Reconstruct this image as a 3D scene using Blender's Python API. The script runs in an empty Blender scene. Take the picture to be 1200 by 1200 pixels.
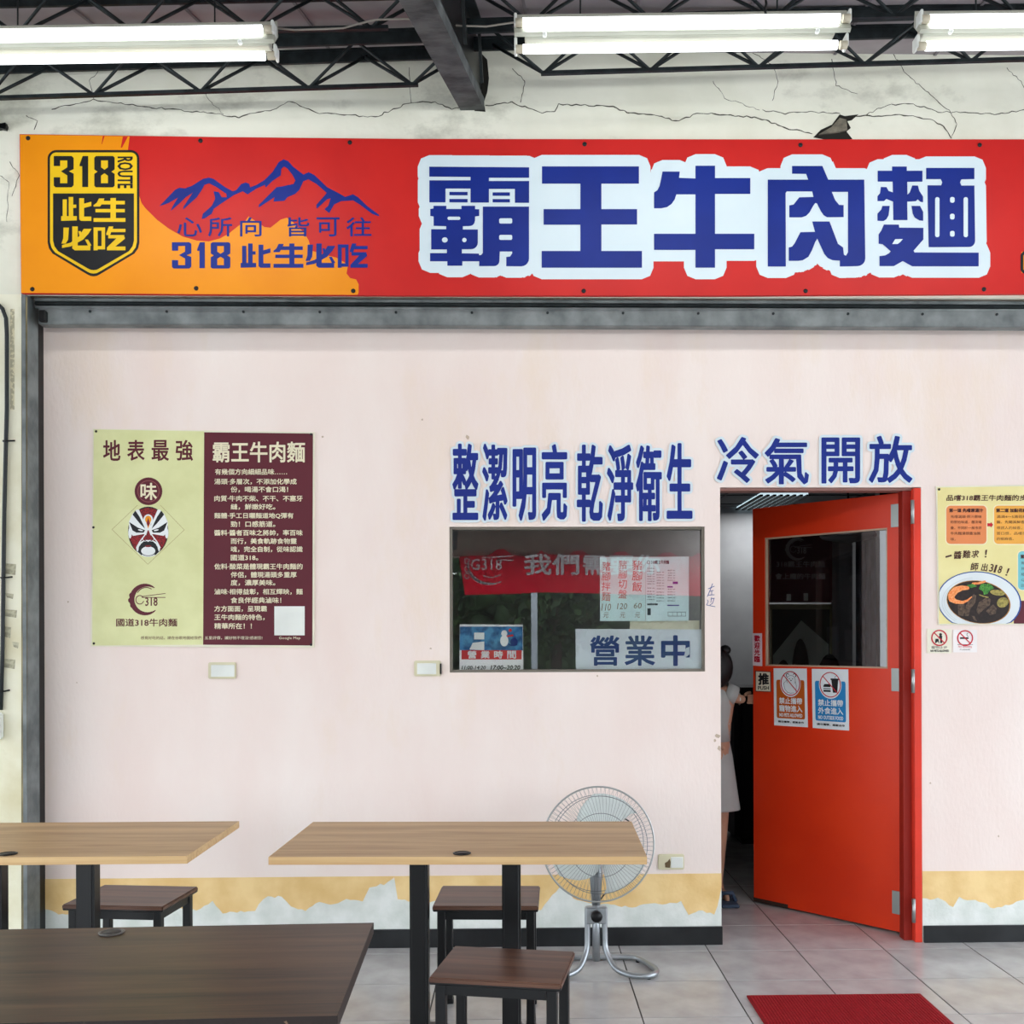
import bpy, bmesh, math, random
from mathutils import Vector, Matrix
from mathutils.geometry import tessellate_polygon
random.seed(7)
S = bpy.context.scene
COL = bpy.context.collection
R_ = math.radians
# ---------------------------------------------------------------- camera
F = 1200.0; PX, PY = 632.0, 745.0
YAW, ROLL = R_(1.2), 0.0033
CAM = Vector((0, -4.72, 1.43))
FW = Vector((math.sin(YAW), math.cos(YAW), 0))
R0 = Vector((math.cos(YAW), -math.sin(YAW), 0)); Z0 = Vector((0, 0, 1))
RT = (R0 * math.cos(ROLL) - Z0 * math.sin(ROLL)).normalized()
UP = (Z0 * math.cos(ROLL) + R0 * math.sin(ROLL)).normalized()
cd = bpy.data.cameras.new('camera'); cam = bpy.data.objects.new('camera', cd); COL.objects.link(cam)
cd.sensor_width = 36; cd.lens = 36; cd.clip_start = .05; cd.clip_end = 300
cd.shift_x = -(PX - 600) / 1200; cd.shift_y = (PY - 600) / 1200
m = Matrix.Identity(4)
for i in range(3):
    m[i][0] = RT[i]; m[i][1] = UP[i]; m[i][2] = -FW[i]; m[i][3] = CAM[i]
cam.matrix_world = m
S.camera = cam
# ---------------------------------------------------------------- colour management, world, daylight
S.view_settings.view_transform = 'Standard'; S.view_settings.look = 'None'
S.view_settings.gamma = 1; S.view_settings.use_curve_mapping = False
S.view_settings.exposure = -0.28
w = bpy.data.worlds.new('overcast_sky'); S.world = w; w.use_nodes = True
bg = w.node_tree.nodes['Background']; bg.inputs[0].default_value = (.86, .93, 1, 1); bg.inputs[1].default_value = 6.0
sd = bpy.data.lights.new('soft_daylight', 'SUN'); sun = bpy.data.objects.new('soft_daylight', sd); COL.objects.link(sun)
sd.energy = 0.9; sd.angle = R_(60); sd.color = (1, .97, .94)
sun.rotation_euler = (R_(90 - 14), 0, R_(-16))
S.cycles.use_denoising = True
S.cycles.max_bounces = 8; S.cycles.diffuse_bounces = 4; S.cycles.glossy_bounces = 4; S.cycles.transparent_max_bounces = 12

def hit(px, py, O, N, off=0):
    """point on the plane (O, N) pushed off metres along N, seen at pixel px, py of the photo"""
    d = FW + RT * ((px - PX) / F) + UP * ((PY - py) / F)
    return CAM + d * ((Vector(O) + Vector(N) * off - CAM).dot(Vector(N)) / d.dot(Vector(N)))
def at_y(px, py, Y): return hit(px, py, (0, Y, 0), (0, -1, 0))
def at_z(px, py, Z): return hit(px, py, (0, 0, Z), (0, 0, 1))

# ---------------------------------------------------------------- materials
def lin(c): return tuple((x / 255 / 12.92 if x <= 10 else ((x / 255 + .055) / 1.055) ** 2.4) for x in c)
MATS = {}
def M(name, rgb, rough=.55, metal=0, alt=None, vs=4, stretch=(1, 1, 1), bump=0, bs=60, emit=0, detail=4, contrast=(.35, .65), spec=.28):
    if name in MATS: return MATS[name]
    mt = bpy.data.materials.new(name); mt.use_nodes = True; nt = mt.node_tree; N = nt.nodes; L = nt.links
    b = N['Principled BSDF']; c = (*lin(rgb), 1)
    b.inputs['Base Color'].default_value = c; b.inputs['Roughness'].default_value = rough; b.inputs['Metallic'].default_value = metal
    b.inputs['Specular IOR Level'].default_value = spec
    tc = N.new('ShaderNodeTexCoord'); mp = N.new('ShaderNodeMapping'); mp.inputs['Scale'].default_value = stretch
    L.new(tc.outputs['Object'], mp.inputs[0])
    if alt is None: alt = tuple(x * .93 for x in rgb)
    n = N.new('ShaderNodeTexNoise'); n.inputs['Scale'].default_value = vs; n.inputs['Detail'].default_value = detail
    L.new(mp.outputs[0], n.inputs['Vector'])
    r = N.new('ShaderNodeValToRGB'); r.color_ramp.elements[0].position = contrast[0]; r.color_ramp.elements[1].position = contrast[1]
    r.color_ramp.elements[0].color = (*lin(alt), 1); r.color_ramp.elements[1].color = c
    L.new(n.outputs[0], r.inputs[0]); L.new(r.outputs[0], b.inputs['Base Color'])
    if bump:
        n2 = N.new('ShaderNodeTexNoise'); n2.inputs['Scale'].default_value = bs; L.new(mp.outputs[0], n2.inputs['Vector'])
        bm_ = N.new('ShaderNodeBump'); bm_.inputs['Strength'].default_value = bump; bm_.inputs['Distance'].default_value = .01
        L.new(n2.outputs[0], bm_.inputs['Height']); L.new(bm_.outputs[0], b.inputs['Normal'])
    if emit:
        b.inputs['Emission Color'].default_value = c; b.inputs['Emission Strength'].default_value = emit
    MATS[name] = mt; return mt
def glass_mat(name, refl, tint):
    mt = bpy.data.materials.new(name); mt.use_nodes = True; nt = mt.node_tree; N = nt.nodes; L = nt.links
    N.remove(N['Principled BSDF']); out = N['Material Output']
    t = N.new('ShaderNodeBsdfTransparent'); t.inputs[0].default_value = (*tint, 1)
    g = N.new('ShaderNodeBsdfGlossy'); g.inputs['Roughness'].default_value = .004; g.inputs['Color'].default_value = (1, 1, 1, 1)
    fr = N.new('ShaderNodeFresnel'); fr.inputs[0].default_value = 1.5
    mr = N.new('ShaderNodeMath'); mr.operation = 'ADD'; mr.inputs[1].default_value = refl; mr.use_clamp = True
    mx = N.new('ShaderNodeMixShader'); L.new(fr.outputs[0], mr.inputs[0]); L.new(mr.outputs[0], mx.inputs[0])
    L.new(t.outputs[0], mx.inputs[1]); L.new(g.outputs[0], mx.inputs[2]); L.new(mx.outputs[0], out.inputs[0])
    return mt
def wood_mat(name, a, b_, rough, sx=1.6, sy=26):
    mt = bpy.data.materials.new(name); mt.use_nodes = True; nt = mt.node_tree; N = nt.nodes; L = nt.links
    b = N['Principled BSDF']; b.inputs['Roughness'].default_value = rough; b.inputs['Specular IOR Level'].default_value = .25
    tc = N.new('ShaderNodeTexCoord'); mp = N.new('ShaderNodeMapping'); mp.inputs['Scale'].default_value = (sx, sy, sy)
    L.new(tc.outputs['Object'], mp.inputs[0])
    n = N.new('ShaderNodeTexNoise'); n.inputs['Scale'].default_value = 1; n.inputs['Detail'].default_value = 6; n.inputs['Distortion'].default_value = .6
    n2 = N.new('ShaderNodeTexNoise'); n2.inputs['Scale'].default_value = 6; n2.inputs['Detail'].default_value = 3
    L.new(mp.outputs[0], n.inputs['Vector']); L.new(mp.outputs[0], n2.inputs['Vector'])
    mx = N.new('ShaderNodeMath'); mx.operation = 'MULTIPLY_ADD'; mx.inputs[1].default_value = .3; L.new(n2.outputs[0], mx.inputs[0]); L.new(n.outputs[0], mx.inputs[2])
    r = N.new('ShaderNodeValToRGB'); r.color_ramp.elements[0].position = .45; r.color_ramp.elements[1].position = .85
    r.color_ramp.elements[0].color = (*lin(b_), 1); r.color_ramp.elements[1].color = (*lin(a), 1)
    L.new(mx.outputs[0], r.inputs[0]); L.new(r.outputs[0], b.inputs['Base Color'])
    MATS[name] = mt; return mt
pink = M('pink_paint', (238, 226, 219), .6, alt=(232, 214, 206), vs=2.2, stretch=(1.2, 1, .5), bump=.12, bs=55, contrast=(.3, .7))
cream = M('cream_plaster', (234, 234, 219), .85, alt=(216, 216, 198), vs=2.2, detail=9, bump=.35, bs=18, contrast=(.28, .55))
pillar_m = M('yellowed_plaster', (230, 228, 206), .85, alt=(204, 196, 160), vs=3, detail=8, bump=.3, bs=22, contrast=(.3, .6))
def smudge(mt, rgb, vs, lo, hi, st=(1, 1, 1)):
    """soot and damp patches laid over a wall colour"""
    nt = mt.node_tree; N = nt.nodes; L = nt.links; b = N['Principled BSDF']; src = b.inputs['Base Color'].links[0].from_socket
    tc = N.new('ShaderNodeTexCoord'); mp = N.new('ShaderNodeMapping'); mp.inputs['Scale'].default_value = st; mp.inputs['Location'].default_value = (3.3, 1, 2)
    n = N.new('ShaderNodeTexNoise'); n.inputs['Scale'].default_value = vs; n.inputs['Detail'].default_value = 7; n.inputs['Roughness'].default_value = .65
    r = N.new('ShaderNodeValToRGB'); r.color_ramp.elements[0].position = lo; r.color_ramp.elements[1].position = hi
    mx = N.new('ShaderNodeMixRGB'); mx.inputs[2].default_value = (*lin(rgb), 1)
    L.new(tc.outputs['Object'], mp.inputs[0]); L.new(mp.outputs[0], n.inputs['Vector']); L.new(n.outputs[0], r.inputs[0]); L.new(r.outputs[0], mx.inputs[0]); L.new(src, mx.inputs[1]); L.new(mx.outputs[0], b.inputs['Base Color'])
smudge(cream, (150, 150, 134), 1.7, .56, .78, (1, 1, 1.6))
smudge(pink, (232, 214, 196), 1.3, .55, .75, (1.6, 1, .6))
plaster_w = M('bare_plaster', (226, 230, 226), .8, alt=(205, 212, 205), vs=9, detail=8, bump=.2)
yellow_p = M('old_yellow_paint', (238, 208, 150), .7, alt=(222, 186, 124), vs=6, detail=8, bump=.15)
black_base = M('black_skirting', (38, 40, 42), .35, alt=(24, 25, 27), vs=5)
tile_m = M('floor_tile', (190, 190, 190), .2, alt=(172, 171, 171), vs=7, detail=8, bump=.02, bs=30, spec=.5)
grout = M('grout', (62, 60, 58), .9)
steel_d = M('dark_green_steel', (34, 42, 44), .55, .2, alt=(20, 25, 27), vs=20, bump=.1)
steel_g = M('grey_painted_steel', (128, 134, 134), .5, .1, alt=(92, 98, 99), vs=9, bump=.15, detail=8)
rafter_m = M('weathered_rafter_paint', (86, 90, 90), .75, alt=(48, 51, 52), vs=9, detail=9, bump=.4, bs=30)
sheet_m = M('grey_lilac_roof_sheet', (158, 150, 152), .7, alt=(136, 130, 134), vs=3)
red_s = M('sign_red', (200, 36, 32), .45, alt=(190, 32, 30), vs=3)
orange_s = M('sign_orange', (236, 146, 14), .42, alt=(230, 138, 10), vs=3)
yel_s = M('badge_yellow', (240, 196, 24), .45)
navy = M('sign_blue', (10, 40, 132), .5, alt=(8, 35, 122), vs=4)
white_s = M('sign_white', (212, 226, 232), .45, alt=(206, 221, 228), vs=4)
ink = M('black_ink', (26, 27, 30), .5)
maroon = M('maroon_print', (92, 26, 40), .45, alt=(86, 24, 37))
creamp = M('cream_print', (220, 222, 168), .45, alt=(210, 212, 156), vs=7)
cream_t = M('cream_lettering', (236, 228, 196), .45)
door_red = M('door_red_paint', (218, 56, 18), .38, alt=(210, 50, 16), vs=3, bump=.05)
jamb_red = M('jamb_red_paint', (226, 62, 44), .35)
wood_l = wood_mat('light_oak_laminate', (196, 164, 122), (160, 128, 92), .42)
wood_e = wood_mat('pale_edge_banding', (208, 176, 128), (186, 150, 104), .5, 1, 60)
wood_d = wood_mat('dark_wenge_laminate', (88, 64, 44), (32, 22, 16), .34, 1.3, 20)
wood_s = wood_mat('brown_stool_laminate', (110, 78, 62), (72, 50, 42), .33, 2, 30)
blk = M('black_powder_coat', (14, 15, 17), .36, alt=(10, 11, 12))
white_pl = M('white_plastic', (232, 236, 230), .4)
ivory = M('aged_ivory_plastic', (222, 216, 184), .5)
enamel = M('white_enamel', (184, 186, 172), .45)
tube_m = M('lit_fluorescent_tube', (248, 252, 255), .3, emit=4)
silver = M('silver_paint', (168, 174, 178), .32, .7, alt=(150, 156, 160))
chrome = M('wire_chrome', (130, 134, 138), .35, .8)
blade_m = M('pale_fan_blade', (238, 246, 244), .35)
mat_red = M('red_mat_pile', (176, 20, 34), .9, alt=(150, 12, 26), vs=120, bump=.6, bs=160)
steel_h = M('hinge_steel', (176, 180, 178), .35, .8)
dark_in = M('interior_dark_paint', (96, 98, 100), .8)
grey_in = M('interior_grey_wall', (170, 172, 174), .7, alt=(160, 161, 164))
skin = M('skin', (196, 150, 124), .55)
hair_m = M('black_hair', (20, 19, 20), .5)
blk_in = M('interior_black', (16, 17, 19), .6)

# ---------------------------------------------------------------- mesh helpers
class MB:
    def __init__(s): s.bm = bmesh.new()
    def box(s, c, d, bev=0, rot=None, seg=1):
        r = bmesh.ops.create_cube(s.bm, size=1); vs = r['verts']
        for v in vs: v.co = Vector((v.co.x * d[0], v.co.y * d[1], v.co.z * d[2]))
        if bev:
            es = list({e for v in vs for e in v.link_edges})
            o = bmesh.ops.bevel(s.bm, geom=es, offset=bev, segments=seg, affect='EDGES')
            vs = list(set([v for f in o['faces'] for v in f.verts]) | {v for v in vs if v.is_valid})
        for v in vs:
            if rot: v.co = rot @ v.co
            v.co += Vector(c)
        return s
    def bx(s, x0, x1, y0, y1, z0, z1, bev=0, seg=1):
        return s.box(((x0 + x1) / 2, (y0 + y1) / 2, (z0 + z1) / 2), (abs(x1 - x0), abs(y1 - y0), abs(z1 - z0)), bev, None, seg)
    def tube(s, pts, r, seg=8, closed=False, rr=None, cap=True):
        pts = [Vector(p) for p in pts]; n = len(pts); rings = []; prev = None
        for i, p in enumerate(pts):
            a = pts[i - 1] if (i or closed) else p; b = pts[(i + 1) % n] if (i < n - 1 or closed) else p
            t = (b - a).normalized()
            if prev is None:
                u = t.orthogonal().normalized()
            else:
                u = (prev - t * prev.dot(t)).normalized()
            prev = u; v = t.cross(u); rad = rr[i] if rr else r
            rings.append([s.bm.verts.new(p + (u * math.cos(k * 2 * math.pi / seg) + v * math.sin(k * 2 * math.pi / seg)) * rad) for k in range(seg)])
        for i in range(n if closed else n - 1):
            a, b = rings[i], rings[(i + 1) % n]
            for k in range(seg):
                s.bm.faces.new((a[k], a[(k + 1) % seg], b[(k + 1) % seg], b[k])).smooth = True
        if not closed and cap:
            s.bm.faces.new(rings[0][::-1]); s.bm.faces.new(rings[-1])
        return s
    def beam(s, p0, p1, wd, ht, up=(0, 0, 1)):
        p0, p1 = Vector(p0), Vector(p1); t = (p1 - p0); L = t.length; t.normalize()
        u = Vector(up); sd_ = t.cross(u).normalized(); u = sd_.cross(t)
        rot = Matrix((sd_, t, u)).transposed()
        return s.box((p0 + p1) / 2, (wd, L, ht), 0, rot)
    def lathe(s, prof, c=(0, 0, 0), seg=24, axis=None):
        rot = Vector((0, 0, 1)).rotation_difference(Vector(axis)).to_matrix() if axis else Matrix.Identity(3)
        rings = []
        for (r, z) in prof:
            rings.append([s.bm.verts.new(rot @ Vector((r * math.cos(k * 2 * math.pi / seg), r * math.sin(k * 2 * math.pi / seg), z)) + Vector(c)) for k in range(seg)])
        for a, b in zip(rings, rings[1:]):
            for k in range(seg): s.bm.faces.new((a[k], a[(k + 1) % seg], b[(k + 1) % seg], b[k])).smooth = True
        if prof[0][0] > 1e-4: s.bm.faces.new(rings[0][::-1])
        if prof[-1][0] > 1e-4: s.bm.faces.new(rings[-1])
        return s
    def prism(s, front, back):
        """closed prism between two equal-length rings (any polygon)"""
        n = len(front); a = [s.bm.verts.new(p) for p in front]; b = [s.bm.verts.new(p) for p in back]
        tris = tessellate_polygon([[Vector(p) for p in front]])
        for t in tris:
            try: s.bm.faces.new([a[i] for i in t])
            except ValueError: pass
            try: s.bm.faces.new([b[i] for i in t][::-1])
            except ValueError: pass
        for i in range(n):
            try: s.bm.faces.new((a[i], b[i], b[(i + 1) % n], a[(i + 1) % n]))
            except ValueError: pass
        return s
    def ball(s, c, r, sub=2):
        rr = bmesh.ops.create_icosphere(s.bm, subdivisions=sub, radius=1)
        for v in rr['verts']:
            v.co = Vector((v.co.x * r[0], v.co.y * r[1], v.co.z * r[2])) + Vector(c)
            for f in v.link_faces: f.smooth = True
        return s
    def build(s, name, mat, parent=None, loc=None, fix=True):
        if fix: bmesh.ops.recalc_face_normals(s.bm, faces=s.bm.faces)
        me = bpy.data.meshes.new(name)
        if loc is not None:
            for v in s.bm.verts: v.co -= Vector(loc)
        s.bm.to_mesh(me); s.bm.free(); me.materials.append(mat)
        o = bpy.data.objects.new(name, me); COL.objects.link(o)
        if loc is not None: o.location = loc
        if parent is not None:
            o.parent = parent
            if loc is None and not parent.get('_local'): o.location = -parent.location
            elif loc is not None: o.location = Vector(loc) - parent.location
        return o
def tag(o, label=None, cat=None, group=None, kind=None):
    if label: o['label'] = label
    if cat: o['category'] = cat
    if group: o['group'] = group
    if kind: o['kind'] = kind
    return o
def empty(name, loc=(0, 0, 0), label=None, cat=None, group=None, kind=None):
    o = bpy.data.objects.new(name, None); COL.objects.link(o); o.location = loc; o.empty_display_size = .1
    return tag(o, label, cat, group, kind)
def kids(o): return [c for c in bpy.data.objects if c.parent == o]
def copy_tree(o, parent=None):
    c = o.copy(); COL.objects.link(c); c.parent = parent
    for ch in kids(o): copy_tree(ch, c)
    return c

# ---------------------------------------------------------------- flat print on a plane
_T = {}
def text2d(s_):
    if s_ in _T: return _T[s_]
    c = bpy.data.curves.new('t', 'FONT'); c.body = s_; c.resolution_u = 2
    o = bpy.data.objects.new('t', c); COL.objects.link(o)
    dg = bpy.context.evaluated_depsgraph_get(); me = bpy.data.meshes.new_from_object(o.evaluated_get(dg))
    vs = [(v.co.x, v.co.y) for v in me.vertices]; fs = [tuple(p.vertices) for p in me.polygons]
    cnt = {}
    for f in fs:
        for i in range(len(f)):
            e = tuple(sorted((f[i], f[(i + 1) % len(f)]))); cnt[e] = cnt.get(e, 0) + 1
    bd = [e for e, k in cnt.items() if k == 1]
    bpy.data.objects.remove(o); bpy.data.curves.remove(c); bpy.data.meshes.remove(me)
    _T[s_] = (vs, fs, bd); return _T[s_]
class Pl:
    """a printed plane: pixel coordinates on the photo are carried onto the real plane (O, N)"""
    def __init__(s, O, N): s.O = Vector(O); s.N = Vector(N).normalized()
    def pt(s, px, py, off=0): return hit(px, py, s.O, s.N, off)
class Grp(list):
    """list of faces that remembers which shape each face came from, so overlapping shapes lie in hair-thin layers"""
    def __init__(s): s.g = []; s.n = 0
    def append(s, f): s.n += 1; s.g.append(s.n); list.append(s, f)
    def many(s, fs):
        s.n += 1
        for f in fs: s.g.append(s.n); list.append(s, f)
class Ink:
    def __init__(s, pl, off, tf=None): s.pl = pl; s.off = off; s.v = []; s.f = Grp(); s.g = s.f.g; s.md = 41; s.tf = tf or (lambda x, y: (x, y))
    def poly(s, pts, raw=False):
        P = [s.tf(*p) for p in pts]; b = len(s.v); s.v += P
        s.f.many([tuple(b + i for i in t) for t in tessellate_polygon([[Vector((x, y, 0)) for x, y in P]])])
        return s
    def rect(s, x0, y0, x1, y1, r=0):
        if not r: return s.poly([(x0, y0), (x1, y0), (x1, y1), (x0, y1)])
        P = []
        for cx, cy, a in ((x1 - r, y0 + r, -90), (x1 - r, y1 - r, 0), (x0 + r, y1 - r, 90), (x0 + r, y0 + r, 180)):
            for k in range(6): t = R_(a + k * 18); P.append((cx + r * math.cos(t), cy + r * math.sin(t)))
        return s.poly(P)
    def ell(s, cx, cy, rx, ry=None, n=28, rot=0, a0=0, a1=360):
        ry = ry or rx; c, sn = math.cos(R_(rot)), math.sin(R_(rot)); P = []
        for k in range(n):
            t = R_(a0 + (a1 - a0) * k / (n if a1 - a0 == 360 else n - 1)); x, y = rx * math.cos(t), ry * math.sin(t); P.append((cx + x * c - y * sn, cy + x * sn + y * c))
        return s.poly(P)
    def stroke(s, pts, w, cap=True, closed=False, taper=None):
        P = [Vector(s.tf(*p)) for p in pts]
        if closed: P.append(P[0])
        for i in range(len(P) - 1):
            a, b = P[i], P[i + 1]; d = b - a
            if d.length < 1e-6: continue
            wa = w if not taper else taper[i]; wb = w if not taper else taper[i + 1]
            n = Vector((-d.y, d.x)).normalized(); k = len(s.v)
            s.v += [tuple(a + n * wa / 2), tuple(b + n * wb / 2), tuple(b - n * wb / 2), tuple(a - n * wa / 2)]; s.f.append((k, k + 1, k + 2, k + 3))
        if cap:
            for i, p in enumerate(P[:-1] if closed else P):
                ww = w if not taper else taper[i]; k = len(s.v); s.v += [(p.x + ww / 2 * math.cos(j * math.pi / 4), p.y + ww / 2 * math.sin(j * math.pi / 4)) for j in range(8)]
                s.f.append(tuple(range(k, k + 8)))
        return s
    def arc(s, cx, cy, rx, ry, a0, a1, w, n=20, taper=None):
        P = [(cx + rx * math.cos(R_(a0 + (a1 - a0) * k / n)), cy + ry * math.sin(R_(a0 + (a1 - a0) * k / n))) for k in range(n + 1)]
        return s.stroke(P, w, taper=taper)
    def text(s, t, x0, y0, x1, y1, bold=0, rot=0, shear=0, flip=False, dens=None, fill=True, drop=0):
        """text fitted into the box x0..x1, y0..y1 (local pixels); bold = extra stroke in pixels"""
        vs, fs, bd = text2d(t); X = [v[0] for v in vs]; Y = [v[1] for v in vs]
        a, b, c, d = min(X), max(X), min(Y), max(Y)
        if rot in (90, -90): W, H = abs(y1 - y0), abs(x1 - x0)
        else: W, H = x1 - x0, y1 - y0
        P = []; mx, my = (x0 + x1) / 2, (y0 + y1) / 2; cs, sn = math.cos(R_(rot)), math.sin(R_(rot))
        for x, y in vs:
            u = ((x - a) / (b - a) - .5) * W; v = (.5 - (y - c) / max(d - c, .05)) * H
            if flip: u = -u
            u -= shear * v; v += drop * u
            P.append(s.tf(mx + u * cs - v * sn, my + u * sn + v * cs))
        k = len(s.v)
        if fill:
            s.v += P; s.f.many([tuple(k + i for i in f) for f in fs])
        if bold:
            sv = s.tf; s.tf = lambda x, y: (x, y)
            for e in bd: s.stroke([P[e[0]], P[e[1]]], bold)
            s.tf = sv
        return s
    def col(s, t, x0, y0, x1, y1, **k):
        n = len(t); h = (y1 - y0) / n
        for i, ch in enumerate(t):
            if ch != ' ': s.text(ch, x0, y0 + h * (i + .06), x1, y0 + h * (i + .94), **k)
        return s
    def union(s, step=.25):
        """merge every overlapping shape into one flat, non-overlapping surface (scanline strips)"""
        rows = {}
        for f in s.f:
            P = [s.v[i] for i in f]; ys = [p[1] for p in P]; n = len(P)
            for r in range(math.ceil(min(ys) / step - .5), math.floor(max(ys) / step - .5) + 1):
                y = (r + .5) * step; X = []
                for i in range(n):
                    (xa, ya), (xb, yb) = P[i], P[(i + 1) % n]
                    if (ya <= y) != (yb <= y): X.append(xa + (xb - xa) * (y - ya) / (yb - ya))
                X.sort(); rows.setdefault(r, []).extend(zip(X[::2], X[1::2]))
        s.v = []; s.f = Grp(); s.g = s.f.g; s.md = 1; act = {}
        def flush(k, r1):
            r0 = act.pop(k); b = len(s.v); s.v += [(k[0], r0 * step), (k[1], r0 * step), (k[1], r1 * step), (k[0], r1 * step)]; s.f.append((b, b + 1, b + 2, b + 3))
        for r in range(min(rows), max(rows) + 2):
            I = sorted(rows.get(r, [])); M_ = []
            for a, b in I:
                if M_ and a <= M_[-1][1]: M_[-1][1] = max(M_[-1][1], b)
                else: M_.append([a, b])
            ks = {(round(a, 2), round(b, 2)) for a, b in M_}
            for k in list(act):
                if k not in ks: flush(k, r)
            for k in ks: act.setdefault(k, r)
        return s
    def build(s, name, mat, parent):
        me = bpy.data.meshes.new(name)
        lay_ = {}
        for k, f in enumerate(s.f):
            for i in f: lay_.setdefault(i, s.off + .000012 * (s.g[k] % s.md))
        V = [s.pl.pt(x, y, lay_.get(i, s.off)) for i, (x, y) in enumerate(s.v)]
        N = s.pl.N; F_ = []
        for f in s.f:
            if len(set(f)) < 3: continue
            nn = (V[f[1]] - V[f[0]]).cross(V[f[2]] - V[f[0]])
            F_.append(f if nn.dot(N) > 0 else f[::-1])
        me.from_pydata([tuple(v) for v in V], [], F_); me.materials.append(mat)
        o = bpy.data.objects.new(name, me); COL.objects.link(o)
        if parent is not None: o.parent = parent; o.location = -parent.location
        return o
def scl(ox, oy, k): return lambda x, y: (ox + x / k, oy + y / k)
def plate(name, pl, pts, o0, o1, mat, parent=None, label=None, cat=None, loc=True):
    """a thin board whose outline (photo pixels) stands off the plane by o0..o1 metres"""
    fr = [pl.pt(x, y, o1) for x, y in pts]; bk = [p - pl.N * (o1 - o0) for p in fr]
    mb = MB().prism(fr, bk); L = sum(fr, Vector()) / len(fr)
    o = mb.build(name, mat, parent, loc=L if loc else None)
    if label: tag(o, label, cat)
    return o
def q(x0, y0, x1, y1): return [(x0, y0), (x1, y0), (x1, y1), (x0, y1)]

WALL = Pl((0, 0, 0), (0, -1, 0)); CRM = Pl((0, -.17, 0), (0, -1, 0))
YS = -.17
# ================================================================ SETTING
XL, XR = -4.2, 4.4
# window hole and door hole on the pink wall
wa = at_y(526.5, 617.3, 0); wb = at_y(826.5, 787, 0); WX0, WX1, WZ0, WZ1 = wa.x, wb.x, wb.z, wa.z
DX0 = at_y(844.5, 800, 0).x; DX1 = at_y(1080, 800, 0).x; DZ = at_y(950, 571, 0).z
T = .10
wl = MB()
xs = [XL, WX0, WX1, DX0, DX1, XR]; zs = [0, WZ0, WZ1, DZ, 3.3]
for i in range(5):
    for j in range(4):
        z0, z1 = zs[j], zs[j + 1]
        if i == 1 and j == 1: continue
        if i == 3 and j < 3: continue
        wl.bx(xs[i], xs[i + 1], 0, T, z0, z1)
bmesh.ops.remove_doubles(wl.bm, verts=wl.bm.verts, dist=1e-5)
dead = {}
for f in wl.bm.faces:
    k = tuple(round(v, 4) for v in f.calc_center_median()); dead.setdefault(k, []).append(f)
bmesh.ops.delete(wl.bm, geom=[f for L_ in dead.values() if len(L_) > 1 for f in L_], context='FACES')
wall = wl.build('wall_back', pink, fix=False); tag(wall, kind='structure')
# old paint: yellow band with a torn lower edge over bare plaster, both on the pink wall
def torn(xp, j=1.6, step=4):
    out = []
    for (x0, y0), (x1, y1) in zip(xp, xp[1:]):
        n = max(1, int((x1 - x0) / step))
        for k in range(n): out.append((x0 + (x1 - x0) * k / n, y0 + (y1 - y0) * k / n + random.uniform(-j, j)))
    out.append(xp[-1]); return out
L1 = [(-40, 1066), (52, 1066), (73, 1072), (120, 1066), (170, 1060), (230, 1066), (249, 1057), (261, 1069), (299, 1069), (303, 1059), (314, 1051), (330, 1051), (341, 1061), (358, 1068), (370, 1057), (387, 1061), (406, 1055), (425, 1055), (433, 1040), (450, 1036), (462, 1027), (466, 1054), (500, 1060), (540, 1048), (590, 1055), (634, 1066), (656, 1039), (672, 1052), (700, 1060), (720, 1061), (741, 1062), (759, 1060), (798, 1057), (807, 1071), (819, 1067), (837, 1071), (841, 1060), (845.5, 1040)]
L2 = [(1081, 1053), (1099, 1053), (1117, 1062), (1124, 1052), (1143, 1055), (1165, 1064), (1200, 1055), (1250, 1060), (1300, 1056), (1420, 1060)]
for nm, L_, xa, ya, xb, yb in (('a', L1, -40, 1031, 845.5, 1023.5), ('b', L2, 1081, 1021, 1420, 1019)):
    plate('bare_plaster_patch', WALL, [(xa, ya + 4), (xb, yb + 4), (xb, 1100), (xa, 1100)], 0, .0012, plaster_w, wall)
    plate('yellow_paint_band', WALL, [(xb, yb), (xa, ya)] + torn(L_), .0012, .0024, yellow_p, wall)
chip = Ink(WALL, .0015)
for (x, y, r) in ((495, 492, 1.5), (541, 380, 2), (548, 512, 3), (1090, 918, 1.2), (1170, 980, 1.5), (378, 512, 1.5), (838, 868, 2.5), (843, 877, 3), (841, 862, 3), (505, 760, 1.5), (80, 705, 1.2), (90, 800, 1.2), (687, 940, 1), (700, 792, 1)):
    chip.poly([(x + r * random.uniform(.4, 1.3) * math.cos(a), y + r * random.uniform(.4, 1.6) * math.sin(a)) for a in (0, 1, 2, 3, 4, 5)])
chip.build('paint_chip', M('chip_tan', (196, 176, 156), .8), wall)['kind'] = 'stuff'
hw = Ink(WALL, .0012); hw.stroke([(830, 690), (837, 687)], .8); hw.stroke([(835, 684), (832, 692), (829, 699)], .8); hw.stroke([(832, 693), (836, 692)], .7); hw.stroke([(834, 692), (834, 697), (830, 697.5), (837, 697)], .7)
hw.stroke([(833, 702), (837, 701), (835, 707), (832, 709)], .7); hw.stroke([(834, 700), (833, 706)], .7); hw.stroke([(829, 703), (830, 705), (828, 709), (838, 711)], .7)
hw.build('blue_pen_writing', M('blue_pen', (70, 90, 150), .6), wall)['label'] = 'small handwritten blue pen characters'
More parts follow.
